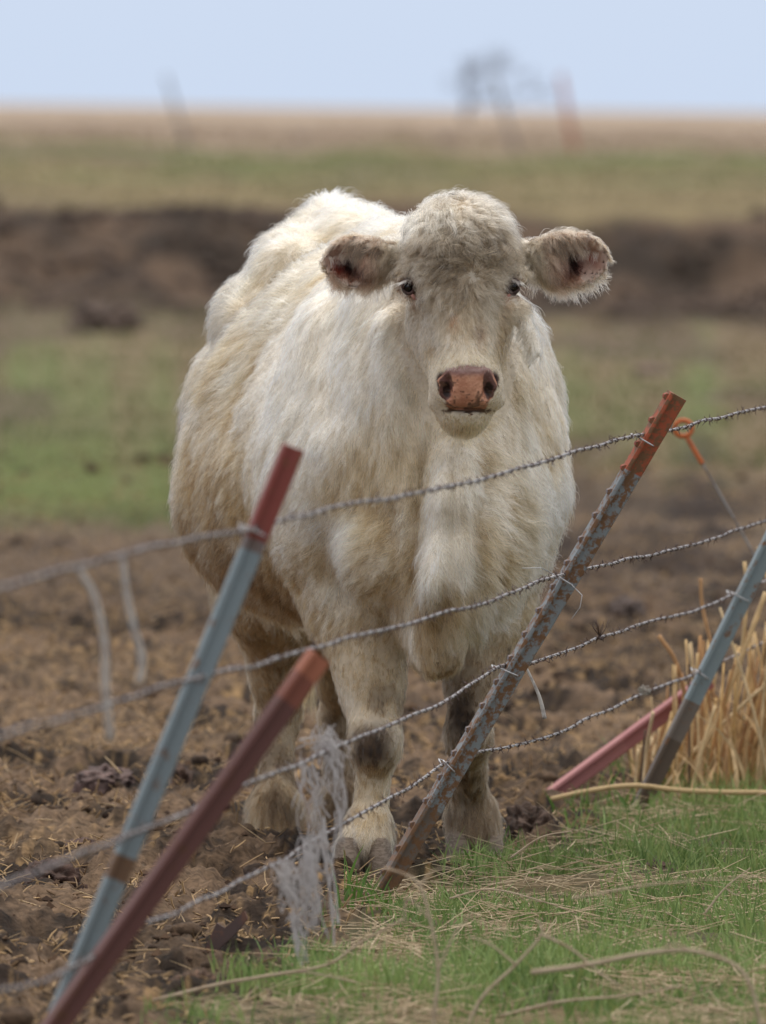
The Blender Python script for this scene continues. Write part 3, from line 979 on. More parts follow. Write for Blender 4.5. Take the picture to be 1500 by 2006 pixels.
def strands(nclump, per, w, spread=.008, conv=.55, lscale=1.0, npt=7, r0=.00042, pick=None, tint=0.0, gam=1.95, cvar=.16, waves=1.0, uplift=0.0):
    p, n, c, e = sample(nclump, w)
    d, ln, lift, wave, (px, py, head, ear, leg, inn) = lay(p, n)
    eyeok = np.minimum(np.hypot(px - 799, py - 562), np.hypot(px - 1006, py - 561)) > 15
    padno = ~(in_poly(px, py, PAD) & (p[:, 1] < 27.53))
    inok = ~((e > .5) & (noise3(p * 30, 61) < .45) & (np.abs(px - 903) > 195) & (py > 475))
    footok = p[:, 2] > .040
    ok = eyeok & padno & inok & footok
    if pick is not None: ok &= pick(p, n, px, py, head, ear, leg)
    p, n, c, d, ln, lift, wave = [a[ok] for a in (p, n, c, d, ln, lift, wave)]
    m = len(p)
    wave = wave * waves; lift = lift + uplift
    s = np.cross(n, d)
    t = np.linspace(0, 1, npt)
    sp = spread * np.clip(ln / .025, .45, 1.3)
    ou = rng.normal(0, 1, (m, per)) * sp[:, None] * .7
    ov = rng.normal(0, 1, (m, per)) * sp[:, None] * .7
    L_ = ln[:, None] * rng.uniform(.72, 1.12, (m, per)) * lscale
    ph = rng.uniform(0, 6.28, m)[:, None] + rng.normal(0, .5, (m, per))
    fr = rng.uniform(.6, 1.3, m)[:, None]
    tw = rng.normal(0, .16, (m, 1)) + rng.normal(0, .10, (m, per))
    lf = np.clip(lift[:, None] + rng.normal(0, .07, (m, per)), .03, .9)
    T = t[None, None]
    along = L_[..., None] * T
    cs = conv * T ** 1.2
    a = (ou[..., None] * (1 - cs)) + along * np.cos(tw)[..., None]
    b = (ov[..., None] * (1 - cs)) + along * np.sin(tw)[..., None] + wave[:, None, None] * np.sin(ph[..., None] + T * 6.28 * fr[..., None]) * T
    h = L_[..., None] * lf[..., None] * np.sin(np.minimum(T * 1.75, 2.3)) + wave[:, None, None] * .6 * np.cos(ph[..., None] + T * 6.28 * fr[..., None]) * T - .0012
    pts = p[:, None, None] + a[..., None] * d[:, None, None] + b[..., None] * s[:, None, None] + h[..., None] * n[:, None, None]
    droop = .20 * L_[..., None] * T ** 2
    pts[..., 2] -= droop
    col = np.repeat(c[:, None], per, 1) * (1 + cvar * rng.normal(0, 1, (m, 1, 1)) + .05 * rng.normal(0, 1, (m, per, 1)))
    col = np.clip(col * (1 + tint), .01, .88) ** gam
    rad = r0 * (1 - T ** 1.5 * .75) * rng.uniform(.8, 1.2, (m, per))[..., None]
    k = m * per
    return pts.reshape(k, npt, 3), col.reshape(k, 3), np.broadcast_to(rad, (m, per, npt)).reshape(k, npt)

# rounder hair shading: soft diffuse fibre with a little light passing through
hair_m = bpy.data.materials.new('coat_hair'); hair_m.use_nodes = True
nt = hair_m.node_tree
nt.nodes.remove(nt.nodes['Principled BSDF'])
b = N(nt, 'ShaderNodeBsdfHairPrincipled', parametrization='COLOR')
at = N(nt, 'ShaderNodeAttribute', attribute_name='tone')
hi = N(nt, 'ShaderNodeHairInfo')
mr = N(nt, 'ShaderNodeMapRange'); mr.inputs['To Min'].default_value = .55; mr.inputs['To Max'].default_value = 1.06  # root shading put into the hair colour, for contrast between locks
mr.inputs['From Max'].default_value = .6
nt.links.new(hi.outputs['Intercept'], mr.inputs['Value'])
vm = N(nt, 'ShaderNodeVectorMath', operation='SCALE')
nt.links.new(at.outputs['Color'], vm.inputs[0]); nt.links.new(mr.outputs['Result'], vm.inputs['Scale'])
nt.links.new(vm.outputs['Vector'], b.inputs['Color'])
b.inputs['Roughness'].default_value = .38
b.inputs['Radial Roughness'].default_value = .55
b.inputs['Random Roughness'].default_value = .2
nt.links.new(b.outputs['BSDF'], nt.nodes['Material Output'].inputs['Surface'])

def hair_object(name, batches, parent):
    hc = bpy.data.hair_curves.new(name)
    sizes = np.concatenate([np.full(len(b_[0]), b_[0].shape[1]) for b_ in batches]).astype(np.int32)
    hc.add_curves(sizes.tolist())
    pos = np.concatenate([b_[0].reshape(-1, 3) for b_ in batches]).astype(np.float32)
    rad = np.concatenate([b_[2].reshape(-1) for b_ in batches]).astype(np.float32)
    col = np.concatenate([b_[1] for b_ in batches]).astype(np.float32)
    hc.attributes['position'].data.foreach_set('vector', pos.ravel())
    ra = hc.attributes.get('radius') or hc.attributes.new('radius', 'FLOAT', 'POINT')
    ra.data.foreach_set('value', rad)
    ca = hc.attributes.new('tone', 'FLOAT_COLOR', 'CURVE')
    c4 = np.ones((len(col), 4), np.float32); c4[:, :3] = col
    ca.data.foreach_set('color', c4.ravel())
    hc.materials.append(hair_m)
    o = bpy.data.objects.new(name, hc)
    COL.objects.link(o)
    return attach(o, parent)

# more strands where the coat can be seen closely, fewer on the far side
wv = np.where(BN[:, 1] < .25, 1.0, .35)
_, PY0 = proj(BV)
headv = is_head(BV, _, PY0)
hw = np.where(headv, 1.0, 0.0) * wv
bw = np.where(headv, 0.0, 1.0) * wv
cream_t = (lambda p, n, px, py, head, ear, leg: ~head | ear)
B = [strands(30000, 11, bw, .010, .74, 1.0),                       # the main coat
     strands(13000, 8, bw, .007, .90, 1.45, r0=.00046, tint=.06),   # pointed tufts over it
     strands(13000, 10, hw, .0052, .72, 1.0, r0=.00036),
     strands(3800, 9, hw, .0045, .85, 1.15, r0=.00040, tint=.05)]
# stiff dirty tips on the flank
def flank(p, n, px, py, head, ear, leg):
    return (p[:, 1] > 28.3) & (p[:, 2] < 1.0) & (p[:, 2] > .5) & (noise3(p * 8, 88) > -.05)
fb = strands(7500, 6, bw, .005, .97, 1.35, r0=.00042, pick=flank)
fb = (fb[0], fb[1] * np.array([.50, .42, .32]), fb[2])
B.append(fb)
# tousled locks on the poll and forehead
def poll(p, n, px, py, head, ear, leg):
    return head & ~ear & (py < 600 - .25 * np.abs(px - 903)) & (rng.uniform(size=len(px)) < np.interp(py, [380, 480, 560, 620], [1, .9, .6, .1]))
B.append(strands(5200, 15, hw, .0065, .93, 1.75, r0=.00042, pick=poll, gam=1.7, cvar=.26, waves=2.2, npt=10))
B.append(strands(900, 10, hw, .0060, .93, 1.8, r0=.00042, pick=lambda p, n, px, py, head, ear, leg: head & ~ear & (py < 440), gam=1.5, cvar=.2, waves=2.6, npt=10, uplift=.10))
# wavy locks on the chest and shoulders
B.append(strands(3200, 16, bw, .011, .90, 1.7, r0=.00045, pick=lambda p, n, px, py, head, ear, leg: (p[:, 1] < 28.3) & (p[:, 2] > .45), gam=1.9, cvar=.22, waves=1.8, npt=9))
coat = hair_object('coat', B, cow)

def loose(items, parent, name):
    """hand-placed locks: (root, tip, sag, count, spread, colour, radius)"""
    P_, C_, R_ = [], [], []
    t = np.linspace(0, 1, 8)
    for (a, b_, sag, n, sp, c, r) in items:
        a = np.asarray(a); b_ = np.asarray(b_)
        for k in range(n):
            o1 = rng.normal(0, sp * .35, 3); o2 = rng.normal(0, sp, 3)
            q = (a + o1) * (1 - t[:, None]) + (b_ + o2) * t[:, None]
            q[:, 2] += sag * np.sin(np.pi * t) * rng.uniform(.6, 1.3)
            q[:, 0] += rng.normal(0, sp * .6) * np.sin(t * 4)
            P_.append(q); C_.append(np.asarray(c) ** 1.5 * rng.uniform(.75, 1.2)); R_.append(r * (1 - t * .7))
    return hair_object(name, [(np.array(P_), np.array(C_), np.array(R_))], parent)

white = (.80, .76, .70)
LA = []
for (ex, sx) in ((799, -1), (1006, 1)):                            # white lashes
    for k in range(26):
        u = rng.uniform(0, 1)
        LA.append((EYEW[0 if sx < 0 else 1] + np.array([sx * (-.007 + .016 * u), -.006 + .004 * u, .013 - .006 * u]), EYEW[0 if sx < 0 else 1] + np.array([sx * (-.003 + .036 * u) + rng.normal(0, .002), -.020 + .014 * u, .009 - .012 * u + rng.normal(0, .003)]), .004, 2, .001, white, .00045))
loose(LA, cow, 'eyelashes')
EL = []
for (b_, t_, e1, e2, e3, Ln, mid, W), sx in zip(EAR, (-1, 1)):     # fringe under the ears and inside tufts
    for k in range(46):
        u = rng.uniform(.05, .92)
        bot = b_ + e1 * Ln * u - e2 * W * (.95 * math.sin(math.pi * min(max(.12 + u * .85, .1), .95)) ** .6) + e3 * .004
        EL.append((bot, bot + np.array([sx * rng.normal(.006, .010), -.012, -rng.uniform(.018, .038)]), .002, 7, .004, (.66, .58, .48), .0004))
    for k in range(70):
        u = rng.uniform(.0, .62)
        top = b_ + e1 * Ln * u + e2 * W * (.75 - .25 * rng.uniform()) + e3 * .012
        EL.append((top, top + np.array([sx * rng.normal(.030, .006), -.016, -rng.uniform(.020, .045)]), .012, 7, .0035, (.25, .20, .155), .0004))
    for k in range(20):
        u = rng.uniform(.6, .98)
        top = b_ + e1 * Ln * u + e2 * W * .55 * (1.3 - u) + e3 * .010
        EL.append((top, top + np.array([-sx * .004, -.01, -rng.uniform(.012, .022)]), .003, 6, .003, (.66, .58, .50), .00038))
loose(EL, cow, 'ear_hair')
tail = []
for k in range(9):
    x0 = 606 + rng.normal(0, 5)
    tail.append((P(x0, 1235, 29.70), P(x0 - 8 + rng.normal(0, 9), 1395 + rng.normal(0, 30), 29.66), 0, 9, .007, (.30, .20, .09), .0008))
loose(tail, cow, 'tail_switch')

# ------------------------------------------------------------------ hooves: two claws to a foot
hoof_m = paint_mat('hoof_horn', (.25, .195, .150), (.13, .095, .070), (.33, .27, .21), scale=38, thresh=.5, rough=.75, stretch=(1, 1, 4), bump=.002)
def claw(foot, dx, top_z, w, ln, yaw, parent):
    sec = []
    n = 16
    th = np.linspace(0, 2 * np.pi, n, endpoint=False)
    rows = [(-.1, 1.02, 1.04, 0), (.05, 1.10, 1.10, 0), (.20, 1.10, 1.06, -.02), (.42, 1.04, .98, -.05), (.62, .98, .88, -.09), (.80, .90, .76, -.13), (.93, .76, .62, -.16), (1.0, .52, .42, -.17)]
    V = []
    for (h, sw, sl, off) in rows:
        x = np.cos(th) * w / 2 * sw
        y = np.sin(th) * ln / 2 * sl
        fr = np.clip(-np.sin(th), 0, 1)
        y = y - 0.0 + (-off) * ln * .9
        x = x * (1 - .28 * fr ** 2)
        inner = np.sign(dx) * x < 0
        x = np.where(inner, x * .72, x)
        V.append(np.stack([x, y, np.full(n, h * top_z - .004)], -1))
    V = np.array(V)
    cs, sn = math.cos(yaw), math.sin(yaw)
    X = V[..., 0] * cs - V[..., 1] * sn; Y = V[..., 0] * sn + V[..., 1] * cs
    V[..., 0], V[..., 1] = X, Y
    V = V.reshape(-1, 3) + np.array([foot[0] + dx * cs, foot[1] + dx * sn, foot[2]])
    i = np.arange(len(rows) - 1)[:, None] * n; j = np.arange(n)[None]; k = (j + 1) % n
    Q = np.stack([i + j, i + k, i + k + n, i + j + n], -1).reshape(-1, 4)
    V = np.vstack([V, V[-n:].mean(0), V[:n].mean(0)])
    m = len(rows) * n; jj = np.arange(n); kk = (jj + 1) % n
    T = np.vstack([np.stack([jj + (len(rows) - 1) * n, kk + (len(rows) - 1) * n, np.full(n, m)], -1), np.stack([kk, jj, np.full(n, m + 1)], -1)])
    return mesh_np('hoof', V, [Q, T], hoof_m, parent)
for nm, f in FEET.items():
    sc_ = 1.0 if nm.startswith('front') else .92
    fc = f + np.array([0, .040, 0])
    for dx in (-.030, .030):
        claw(fc, dx * sc_ * .98, .080 * sc_, .060 * sc_, .118 * sc_, .12, cow)
# ------------------------------------------------------------------ fence posts (steel T-posts), leaning
def post_mat(name, rust=(.27, .12, .045), thresh=.55, scale=26, rough=.6, dark=(.13, .065, .035)):
    m, nt, b = new_mat(name)
    at = N(nt, 'ShaderNodeAttribute', attribute_name='tone')
    tc = N(nt, 'ShaderNodeTexCoord')
    no = N(nt, 'ShaderNodeTexNoise'); no.inputs['Scale'].default_value = scale; no.inputs['Detail'].default_value = 8
    no.inputs['Roughness'].default_value = .7
    nt.links.new(tc.outputs['Object'], no.inputs['Vector'])
    mr = N(nt, 'ShaderNodeMapRange'); mr.inputs['From Min'].default_value = thresh - .03; mr.inputs['From Max'].default_value = thresh + .05
    nt.links.new(no.outputs['Fac'], mr.inputs['Value'])
    n2 = N(nt, 'ShaderNodeTexNoise'); n2.inputs['Scale'].default_value = 160
    nt.links.new(tc.outputs['Object'], n2.inputs['Vector'])
    m1 = N(nt, 'ShaderNodeMix', data_type='RGBA'); m1.inputs['A'].default_value = (*rust, 1); m1.inputs['B'].default_value = (*dark, 1)
    nt.links.new(n2.outputs['Fac'], m1.inputs['Factor'])
    m2 = N(nt, 'ShaderNodeMix', data_type='RGBA')
    nt.links.new(mr.outputs['Result'], m2.inputs['Factor']); nt.links.new(at.outputs['Color'], m2.inputs['A']); nt.links.new(m1.outputs['Result'], m2.inputs['B'])
    nt.links.new(m2.outputs['Result'], b.inputs['Base Color'])
    bp = N(nt, 'ShaderNodeBump'); bp.inputs['Distance'].default_value = .0012
    nt.links.new(no.outputs['Fac'], bp.inputs['Height']); nt.links.new(bp.outputs['Normal'], b.inputs['Normal'])
    b.inputs['Roughness'].default_value = rough; b.inputs['Specular IOR Level'].default_value = .35
    return m
steel_clip = paint_mat('galvanised_wire', (.50, .50, .52), (.28, .26, .25), scale=60, thresh=.58, rough=.42, metal=.55, bump=.0002)
PM_old = post_mat('weathered_post_paint', thresh=.49, scale=60, rust=(.22, .115, .055))
PM_blue = post_mat('blue_grey_post_paint', thresh=.605, scale=34)
PM_red = post_mat('dark_red_post_paint', thresh=.60, scale=14, rust=(.12, .045, .03))
PM_pink = post_mat('faded_red_post_paint', thresh=.64, scale=18, rust=(.30, .10, .08))

def t_post(base, top, yaw, bands, mat, label, clips=(), studs=True, w=.035, n_stud=None, below=.12):
    base = np.asarray(base, float); top = np.asarray(top, float)
    a = unit((top - base)[None])[0]
    ln = np.linalg.norm(top - base)
    lead = np.array([-1.0, 0, 0]); lead -= a * (lead @ a); lead = unit(lead[None])[0]
    side = np.cross(a, lead)
    if side[1] > 0: side = -side                          # towards the camera
    nrm = lead * math.cos(yaw) + side * math.sin(yaw)      # studs look this way
    t = -lead * math.sin(yaw) + side * math.cos(yaw)
    root = empty('fence_post', base, label, 'fence post', 'steel posts of the barbed wire fence')
    # T section, drawn round once
    h = w / 2; th = .0032
    prof = [(0, -h), (.0042, -h * .9), (.0046, h * .9), (0, h), (-th, h * .96), (-th - .001, th), (-w * .92, th * .75), (-w, 0), (-w * .92, -th * .75), (-th - .001, -th), (-th, -h * .96)]
    zs = sorted(set([-below] + [ln * f for f, c in bands for f in (f,)] + list(np.linspace(0, ln, 40)) + [ln * f + .002 for f, c in bands] + [ln]))
    zs = [z for z in zs if z <= ln]
    V, C = [], []
    for z in zs:
        col = bands[0][1]
        for f, c in bands:
            if z >= ln * f + .001: col = c
        jit = noise3(np.array([[z * 3, w * 100, base[0] * 10]]), 5)[0] * .0006
        for (pn, pt) in prof:
            V.append(base + a * z + nrm * (pn + jit) + t * pt)
            C.append(col)
    n = len(prof); V = np.array(V)
    i = np.arange(len(zs) - 1)[:, None] * n; j = np.arange(n)[None]; k = (j + 1) % n
    Q = np.stack([i + j, i + k, i + k + n, i + j + n], -1).reshape(-1, 4)
    m = len(V); jj = np.arange(n); kk = (jj + 1) % n
    V = np.vstack([V, base + a * (ln + .0) - nrm * .003])
    C.append(bands[-1][1])
    T = np.stack([jj + (len(zs) - 1) * n, kk + (len(zs) - 1) * n, np.full(n, m)], -1)
    mesh_np('rail', V, [Q, T], mat, root, False, np.array(C))
    if studs:
        cnt = n_stud or int(ln / .054)
        first = None
        for q in range(cnt):
            z = ln - .012 - q * .054
            if z < .05: break
            col = bands[0][1]
            for f, c in bands:
                if z >= ln * f: col = c
            key = tuple(col)
            if first is None or key != first[1]:
                bmx = MB()
                cc = np.array([0, 0, 0.])
                ring = []
                for (dz, dn, wd) in ((-.007, .0, .007), (-.005, .0055, .006), (.001, .0070, .0055), (.006, .003, .006), (.007, 0, .007)):
                    ring += [a * dz + nrm * (dn + .0046) - t * wd, a * dz + nrm * (dn + .0046) + t * wd]
                VV = np.array(ring)
                QQ = [[2 * r, 2 * r + 1, 2 * r + 3, 2 * r + 2] for r in range(4)] + [[0, 2, 4, 6], [1, 7, 5, 3]]
                bmx.add(VV, QQ, [[0, 6, 8], [1, 9, 7]], np.array(col) * np.array([.75, .6, .6]))
                o = bmx.build('stud', mat, None, False)
                o.parent = root
                o.location = tuple(a * z)
                first = (o, key)
            else:
                o = first[0].copy(); COL.objects.link(o); o.parent = root; o.location = tuple(a * z)
    for (lp, rp, Y) in clips:
        bmx = MB()
        A = P(*lp, Y - .03); Bp = P(*rp, Y - .03)
        A2 = P(*lp, Y + .03); B2 = P(*rp, Y + .03)
        s_ = np.linspace(0, 1, 7)[:, None]
        fr = A * (1 - s_) + Bp * s_
        pts = np.vstack([A2, fr + np.array([0, -.004, 0]) * np.sin(s_ * np.pi), B2, (B2 + A2) / 2, A2])
        bmx.tube(pts, .0016, 6)
        e = P(lp[0] - 9, lp[1] - 3, Y - .01)
        bmx.tube([A2, e, A + np.array([-.004, 0, -.006])], .0015, 5)
        bmx.build('wire_clip', steel_clip, root)
    return root

orange = (.36, .085, .040); grey_old = (.215, .235, .25); blue = (.225, .275, .298)
mid_post = t_post(P(700, 1806, 26.66), P(1315, 768, 26.62), math.radians(14), [(0, (.11, .075, .05)), (.10, (.15, .12, .10)), (.22, grey_old), (.855, orange)], PM_old,
    'rusty grey fence post with an orange top leaning before the cow\'s forelegs', clips=[((1245, 853), (1280, 874), 26.62), ((1090, 1127), (1120, 1146), 26.64), ((972, 1306), (1014, 1324), 26.65), ((868, 1490), (890, 1512), 26.66)])
left_post = t_post(P(19, 2185, 21.0), P(560, 870, 21.0), math.radians(8), [(0, blue), (.355, (.17, .10, .06)), (.39, blue), (.845, (.19, .15, .14)), (.862, (.24, .060, .048))], PM_blue,
    'pale blue fence post with a dark red top, nearest at left', clips=[((478, 1030), (520, 1050), 21.0)], w=.031, studs=False)
red_post = t_post(P(-45, 2199, 20.8), P(613, 1275, 20.9), math.radians(20), [(0, (.13, .055, .048)), (.90, (.22, .075, .05)), (.955, (.36, .13, .075))], PM_red,
    'dark maroon fence post leaning low beside the pale blue one', w=.034, studs=False)
right_post = t_post(P(1236, 1592, 30.60), P(1690, 668, 30.62), math.radians(10), [(0, (.11, .08, .06)), (.16, (.17, .14, .12)), (.24, blue), (.86, orange)], PM_blue,
    'blue grey fence post leaning in front of the dry stubble clump at right', clips=[((1432, 1160), (1466, 1178), 30.61), ((1362, 1312), (1388, 1330), 30.61)], w=.034, studs=False)
pink_post = t_post(P(1046, 1572, 31.05), P(1385, 1322, 31.2), math.radians(35), [(0, (.40, .175, .17)), (.5, (.37, .15, .15))], PM_pink,
    'faded pinkish red post slanting low out of the mud behind the stubble clump', studs=False, w=.034)

# ------------------------------------------------------------------ barbed wire
wire_m = paint_mat('old_wire', (.40, .385, .40), (.22, .18, .16), scale=45, thresh=.58, rough=.5, metal=.15, bump=.0003)
barb_m = paint_mat('barb_steel', (.16, .13, .13), (.12, .07, .055), scale=80, thresh=.5, rough=.55, metal=.4)
IY = lambda px: np.interp(px, [-400, 500, 1260, 1660, 2100], [1 / 20.2, 1 / 22.75, 1 / 26.64, 1 / 30.6, 1 / 35.])
def IYw(px, posts):
    xs = [p[0] for p in posts]; ys = [1 / p[1] for p in posts]
    return np.interp(px, xs, ys)

def wire_path(pts, posts):
    """photo points -> smooth world line, distance from the posts it is tied to"""
    pts = np.array(pts, float)
    # Catmull-Rom through the points
    out = []
    Pp = np.vstack([2 * pts[0] - pts[1], pts, 2 * pts[-1] - pts[-2]])
    for i in range(1, len(Pp) - 2):
        for t in np.linspace(0, 1, 9, endpoint=False):
            a, b_, c, d = Pp[i - 1], Pp[i], Pp[i + 1], Pp[i + 2]
            out.append(.5 * ((2 * b_) + (c - a) * t + (2 * a - 5 * b_ + 4 * c - d) * t * t + (3 * b_ - a - 3 * c + d) * t ** 3))
    out.append(pts[-1]); out = np.array(out)
    W = np.array([P(x, y, 1 / IYw(x, posts)) for x, y in out])
    s = np.concatenate([[0], np.cumsum(np.linalg.norm(np.diff(W, axis=0), axis=1))])
    n = int(s[-1] / .012)
    ss = np.linspace(0, s[-1], n)
    return np.stack([np.interp(ss, s, W[:, k]) for k in range(3)], -1), ss

def barbed_wire(pts, posts, label, r=.0016, pitch=.10, barb=.12, extra=()):
    C, ss = wire_path(pts, posts)
    k = np.ones(9) / 9                      # soften corners
    Cs = np.stack([np.convolve(np.pad(C[:, i], 4, 'edge'), k, 'valid') for i in range(3)], -1)
    C = Cs + np.stack([.002 * noise2(ss * 4, ss * 0, 3), 0 * ss, .0025 * noise2(ss * 3.1, ss * 0, 4)], -1)
    t = unit(np.gradient(C, axis=0))
    a = unit(np.cross(t, [0, 0, 1.])); b_ = np.cross(t, a)
    root = empty('barbed_wire', C[len(C) // 2], label, 'barbed wire', 'barbed wires of the fence')
    for ph in (0, math.pi):
        w = ss / pitch * 2 * np.pi + ph
        m = MB()
        m.tube(C + (a * np.cos(w)[:, None] + b_ * np.sin(w)[:, None]) * r * .95, r, 6)
        m.build('strand', wire_m, root)
    m = MB()
    x = .03
    while x < ss[-1] - .03:
        i = int(np.searchsorted(ss, x)); i = min(max(i, 2), len(C) - 3)
        c = C[i]; T_ = t[i]; A = a[i]; Bq = b_[i]
        w = np.linspace(0, 4.2 * np.pi, 20) + rng.uniform(0, 6)
        coil = c + (A * np.cos(w)[:, None] + Bq * np.sin(w)[:, None]) * r * 2.3 + T_ * np.linspace(-.006, .006, 20)[:, None]
        m.tube(coil, r * .62, 5)
        for e in (0, -1):
            for sgn in (1, -1):
                th = rng.uniform(0, 6.28)
                dr = unit((A * math.cos(th) + Bq * math.sin(th) + T_ * rng.uniform(-.5, .5))[None])[0]
                o = coil[e] * .5 + c * .5
                m.tube([o, o + dr * .008, o + dr * .013 * rng.uniform(.8, 1.15)], [r * .62, r * .5, r * .12], 5)
        x += barb * rng.uniform(.85, 1.15)
    bo = m.build('barbs', barb_m, root); bo['kind'] = 'stuff'
    for (nm, items, col, rad) in extra:
        m = MB()
        for q in items:
            m.tube(np.array(q), rad * np.linspace(1, .5, len(q)), 5)
        m.build(nm, col, root)
    return root

tuft_m = paint_mat('caught_hair', (.45, .42, .38), (.30, .27, .24), scale=60, rough=.9)
def knot(px, py, Y, n, R, up=0.0):
    out = []
    for _ in range(n):
        c = P(px, py, Y); th = rng.uniform(0, 6.28)
        w = np.linspace(0, rng.uniform(2, 7), 10)
        e = np.array([rng.normal(0, 1), rng.normal(0, 1), rng.normal(0, .8) + up]); e /= np.linalg.norm(e)
        f = unit(np.cross(e, [.3, .2, .9])[None])[0]
        out.append([c + (e * math.cos(x_ + th) + f * math.sin(x_ + th)) * R * rng.uniform(.5, 1.1) for x_ in w])
    return out
def spikes(px, py, Y, n, ln):
    out = []
    for _ in range(n):
        c = P(px, py, Y)
        d = np.array([rng.normal(-.1, .40), rng.normal(0, .3), 1 + rng.normal(0, .2)])
        out.append([c, c + d * ln * .5 + rng.normal(0, .002, 3), c + d * ln * rng.uniform(.7, 1.1)])
    return out
posts1 = [(-400, 15.2), (500, 21.0), (1258, 26.62), (1652, 30.6), (2100, 35)]
barbed_wire([(-400, 1245), (-150, 1188), (0, 1150), (110, 1120), (240, 1085), (380, 1055), (500, 1035), (620, 1002), (700, 986), (800, 972), (870, 955), (960, 935), (1050, 908), (1120, 887), (1200, 866), (1248, 852), (1300, 845), (1400, 820), (1500, 796), (1652, 752), (2100, 640)], posts1,
    'topmost barbed wire running across the cow\'s chest')
posts2 = [(-400, 15.2), (400, 21.0), (1105, 26.64), (1530, 30.6), (2000, 35)]
barbed_wire([(-400, 1560), (-150, 1487), (0, 1440), (100, 1412), (200, 1385), (300, 1350), (400, 1324), (500, 1303), (580, 1280), (690, 1250), (800, 1222), (880, 1198), (960, 1178), (1030, 1150), (1092, 1128), (1150, 1113), (1240, 1094), (1330, 1074), (1420, 1046), (1500, 1020), (1640, 972), (2000, 850)], posts2,
    'second barbed wire from the top, crossing below the cow\'s brisket',
    extra=[('loose_end', [[P(1095, 1131, 26.6), P(1060, 1112, 26.55), P(1022, 1113, 26.5)], [P(1120, 1146, 26.6), P(1140, 1166, 26.58), P(1136, 1190, 26.58), P(1119, 1213, 26.57)]], steel_clip, .0011)])
posts3 = [(-400, 15.6), (300, 21.0), (990, 26.65), (1440, 30.6), (1950, 35)]
barbed_wire([(-400, 1905), (-200, 1820), (0, 1737), (107, 1692), (210, 1653), (350, 1597), (440, 1556), (500, 1530), (600, 1492), (690, 1450), (780, 1414), (880, 1368), (972, 1310), (1030, 1301), (1100, 1278), (1175, 1250), (1240, 1228), (1300, 1210), (1380, 1190), (1440, 1163), (1600, 1100), (1950, 960)], posts3,
    'third barbed wire from the top, with a knot of frayed wire ends on it',
    extra=[('knot', knot(1175, 1250, 28.0, 9, .007) + spikes(1175, 1248, 28.0, 11, .040), barb_m, .0009)])
posts4 = [(-400, 16.2), (200, 21.0), (876, 26.66), (1370, 30.6), (1850, 35)]
barbed_wire([(-400, 2080), (-150, 1995), (0, 1941), (93, 1918), (190, 1868), (270, 1815), (340, 1790), (400, 1762), (480, 1722), (560, 1682), (640, 1632), (700, 1598), (760, 1566), (820, 1530), (872, 1496), (925, 1478), (1000, 1462), (1080, 1440), (1170, 1400), (1262, 1358), (1310, 1337), (1370, 1316), (1520, 1250), (1850, 1120)], posts4,
    'lowest barbed wire, strung just above the grass with a pale hair tuft caught on it',
    extra=[('hair_tuft', knot(1262, 1354, 29.3, 26, .014), tuft_m, .0007)])

def thing_tube(name, label, cat, paths, mat, radii, sides=6, group=None):
    m = MB()
    for q, r in zip(paths, radii):
        m.tube(np.array(q), r, sides)
    o = m.build(name, mat)
    return props(o, label, cat, group)
def curve(pts, n=24):
    pts = np.array(pts, float); s = np.concatenate([[0], np.cumsum(np.linalg.norm(np.diff(pts, axis=0), axis=1))])
    P2 = np.vstack([2 * pts[0] - pts[1], pts, 2 * pts[-1] - pts[-2]]); out = []
    for i in range(1, len(P2) - 2):
        for t in np.linspace(0, 1, max(2, n // (len(pts) - 1)), endpoint=False):
            a, b_, c, d = P2[i - 1], P2[i], P2[i + 1], P2[i + 2]
            out.append(.5 * ((2 * b_) + (c - a) * t + (2 * a - 5 * b_ + 4 * c - d) * t * t + (3 * b_ - a - 3 * c + d) * t ** 3))
    out.append(pts[-1])
    return np.array(out)
def pcurve(pts, Y, n=24):
    if np.isscalar(Y): Y = [Y] * len(pts)
    return curve([P(x, y, yy) for (x, y), yy in zip(pts, Y)], n)

pale_wire = paint_mat('bleached_wire', (.46, .43, .40), (.30, .27, .25), scale=50, rough=.6)
thing_tube('loose_wire', 'pale loose wire end hanging from the top wire at far left', 'wire', [pcurve([(150, 1108), (185, 1170), (205, 1262), (206, 1340), (216, 1452)], 19.0)], pale_wire, [np.linspace(.004, .0055, 25)], group=None)
thing_tube('loose_wire', 'bleached loose wire hanging right of the first one at left', 'wire', [pcurve([(240, 1086), (246, 1150), (262, 1230), (278, 1290), (272, 1340)], 19.4)], pale_wire, [np.linspace(.004, .0055, 25)])
thing_tube('loose_wire', 'short grey wire hanging behind the rusty post over the mud', 'wire', [pcurve([(1028, 1302), (1046, 1340), (1058, 1370), (1067, 1408)], 27.3)], pale_wire, [np.linspace(.0022, .0045, 25)])

# ------------------------------------------------------------------ pigtail post for electric tape
pig_o = paint_mat('orange_plastic', (.50, .13, .035), (.36, .10, .04), scale=40, thresh=.6, rough=.45)
pig = empty('pigtail_post', P(1690, 1475, 33), 'thin step-in electric fence post with a curled orange loop on top', 'electric fence post')
m = MB()
w = np.linspace(0, 2.35 * np.pi, 40)
c0 = P(1338, 839, 33)
ring = np.array([c0 + np.array([math.cos(x + 2.2) * .021, -.008 + .016 * i / 39, math.sin(x + 2.2) * .019]) for i, x in enumerate(w)])
m.tube(ring, .0062, 8)
m.tube(pcurve([(1346, 858), (1356, 875), (1366, 892), (1376, 908)], 33), .0062, 8)
m.build('insulated_loop', pig_o, pig)
m = MB(); m.tube(pcurve([(1376, 908), (1480, 1092), (1690, 1475)], 33), .0030, 8)
m.build('rod', paint_mat('spring_steel', (.30, .29, .28), (.18, .15, .13), scale=30, metal=.5, rough=.5), pig)

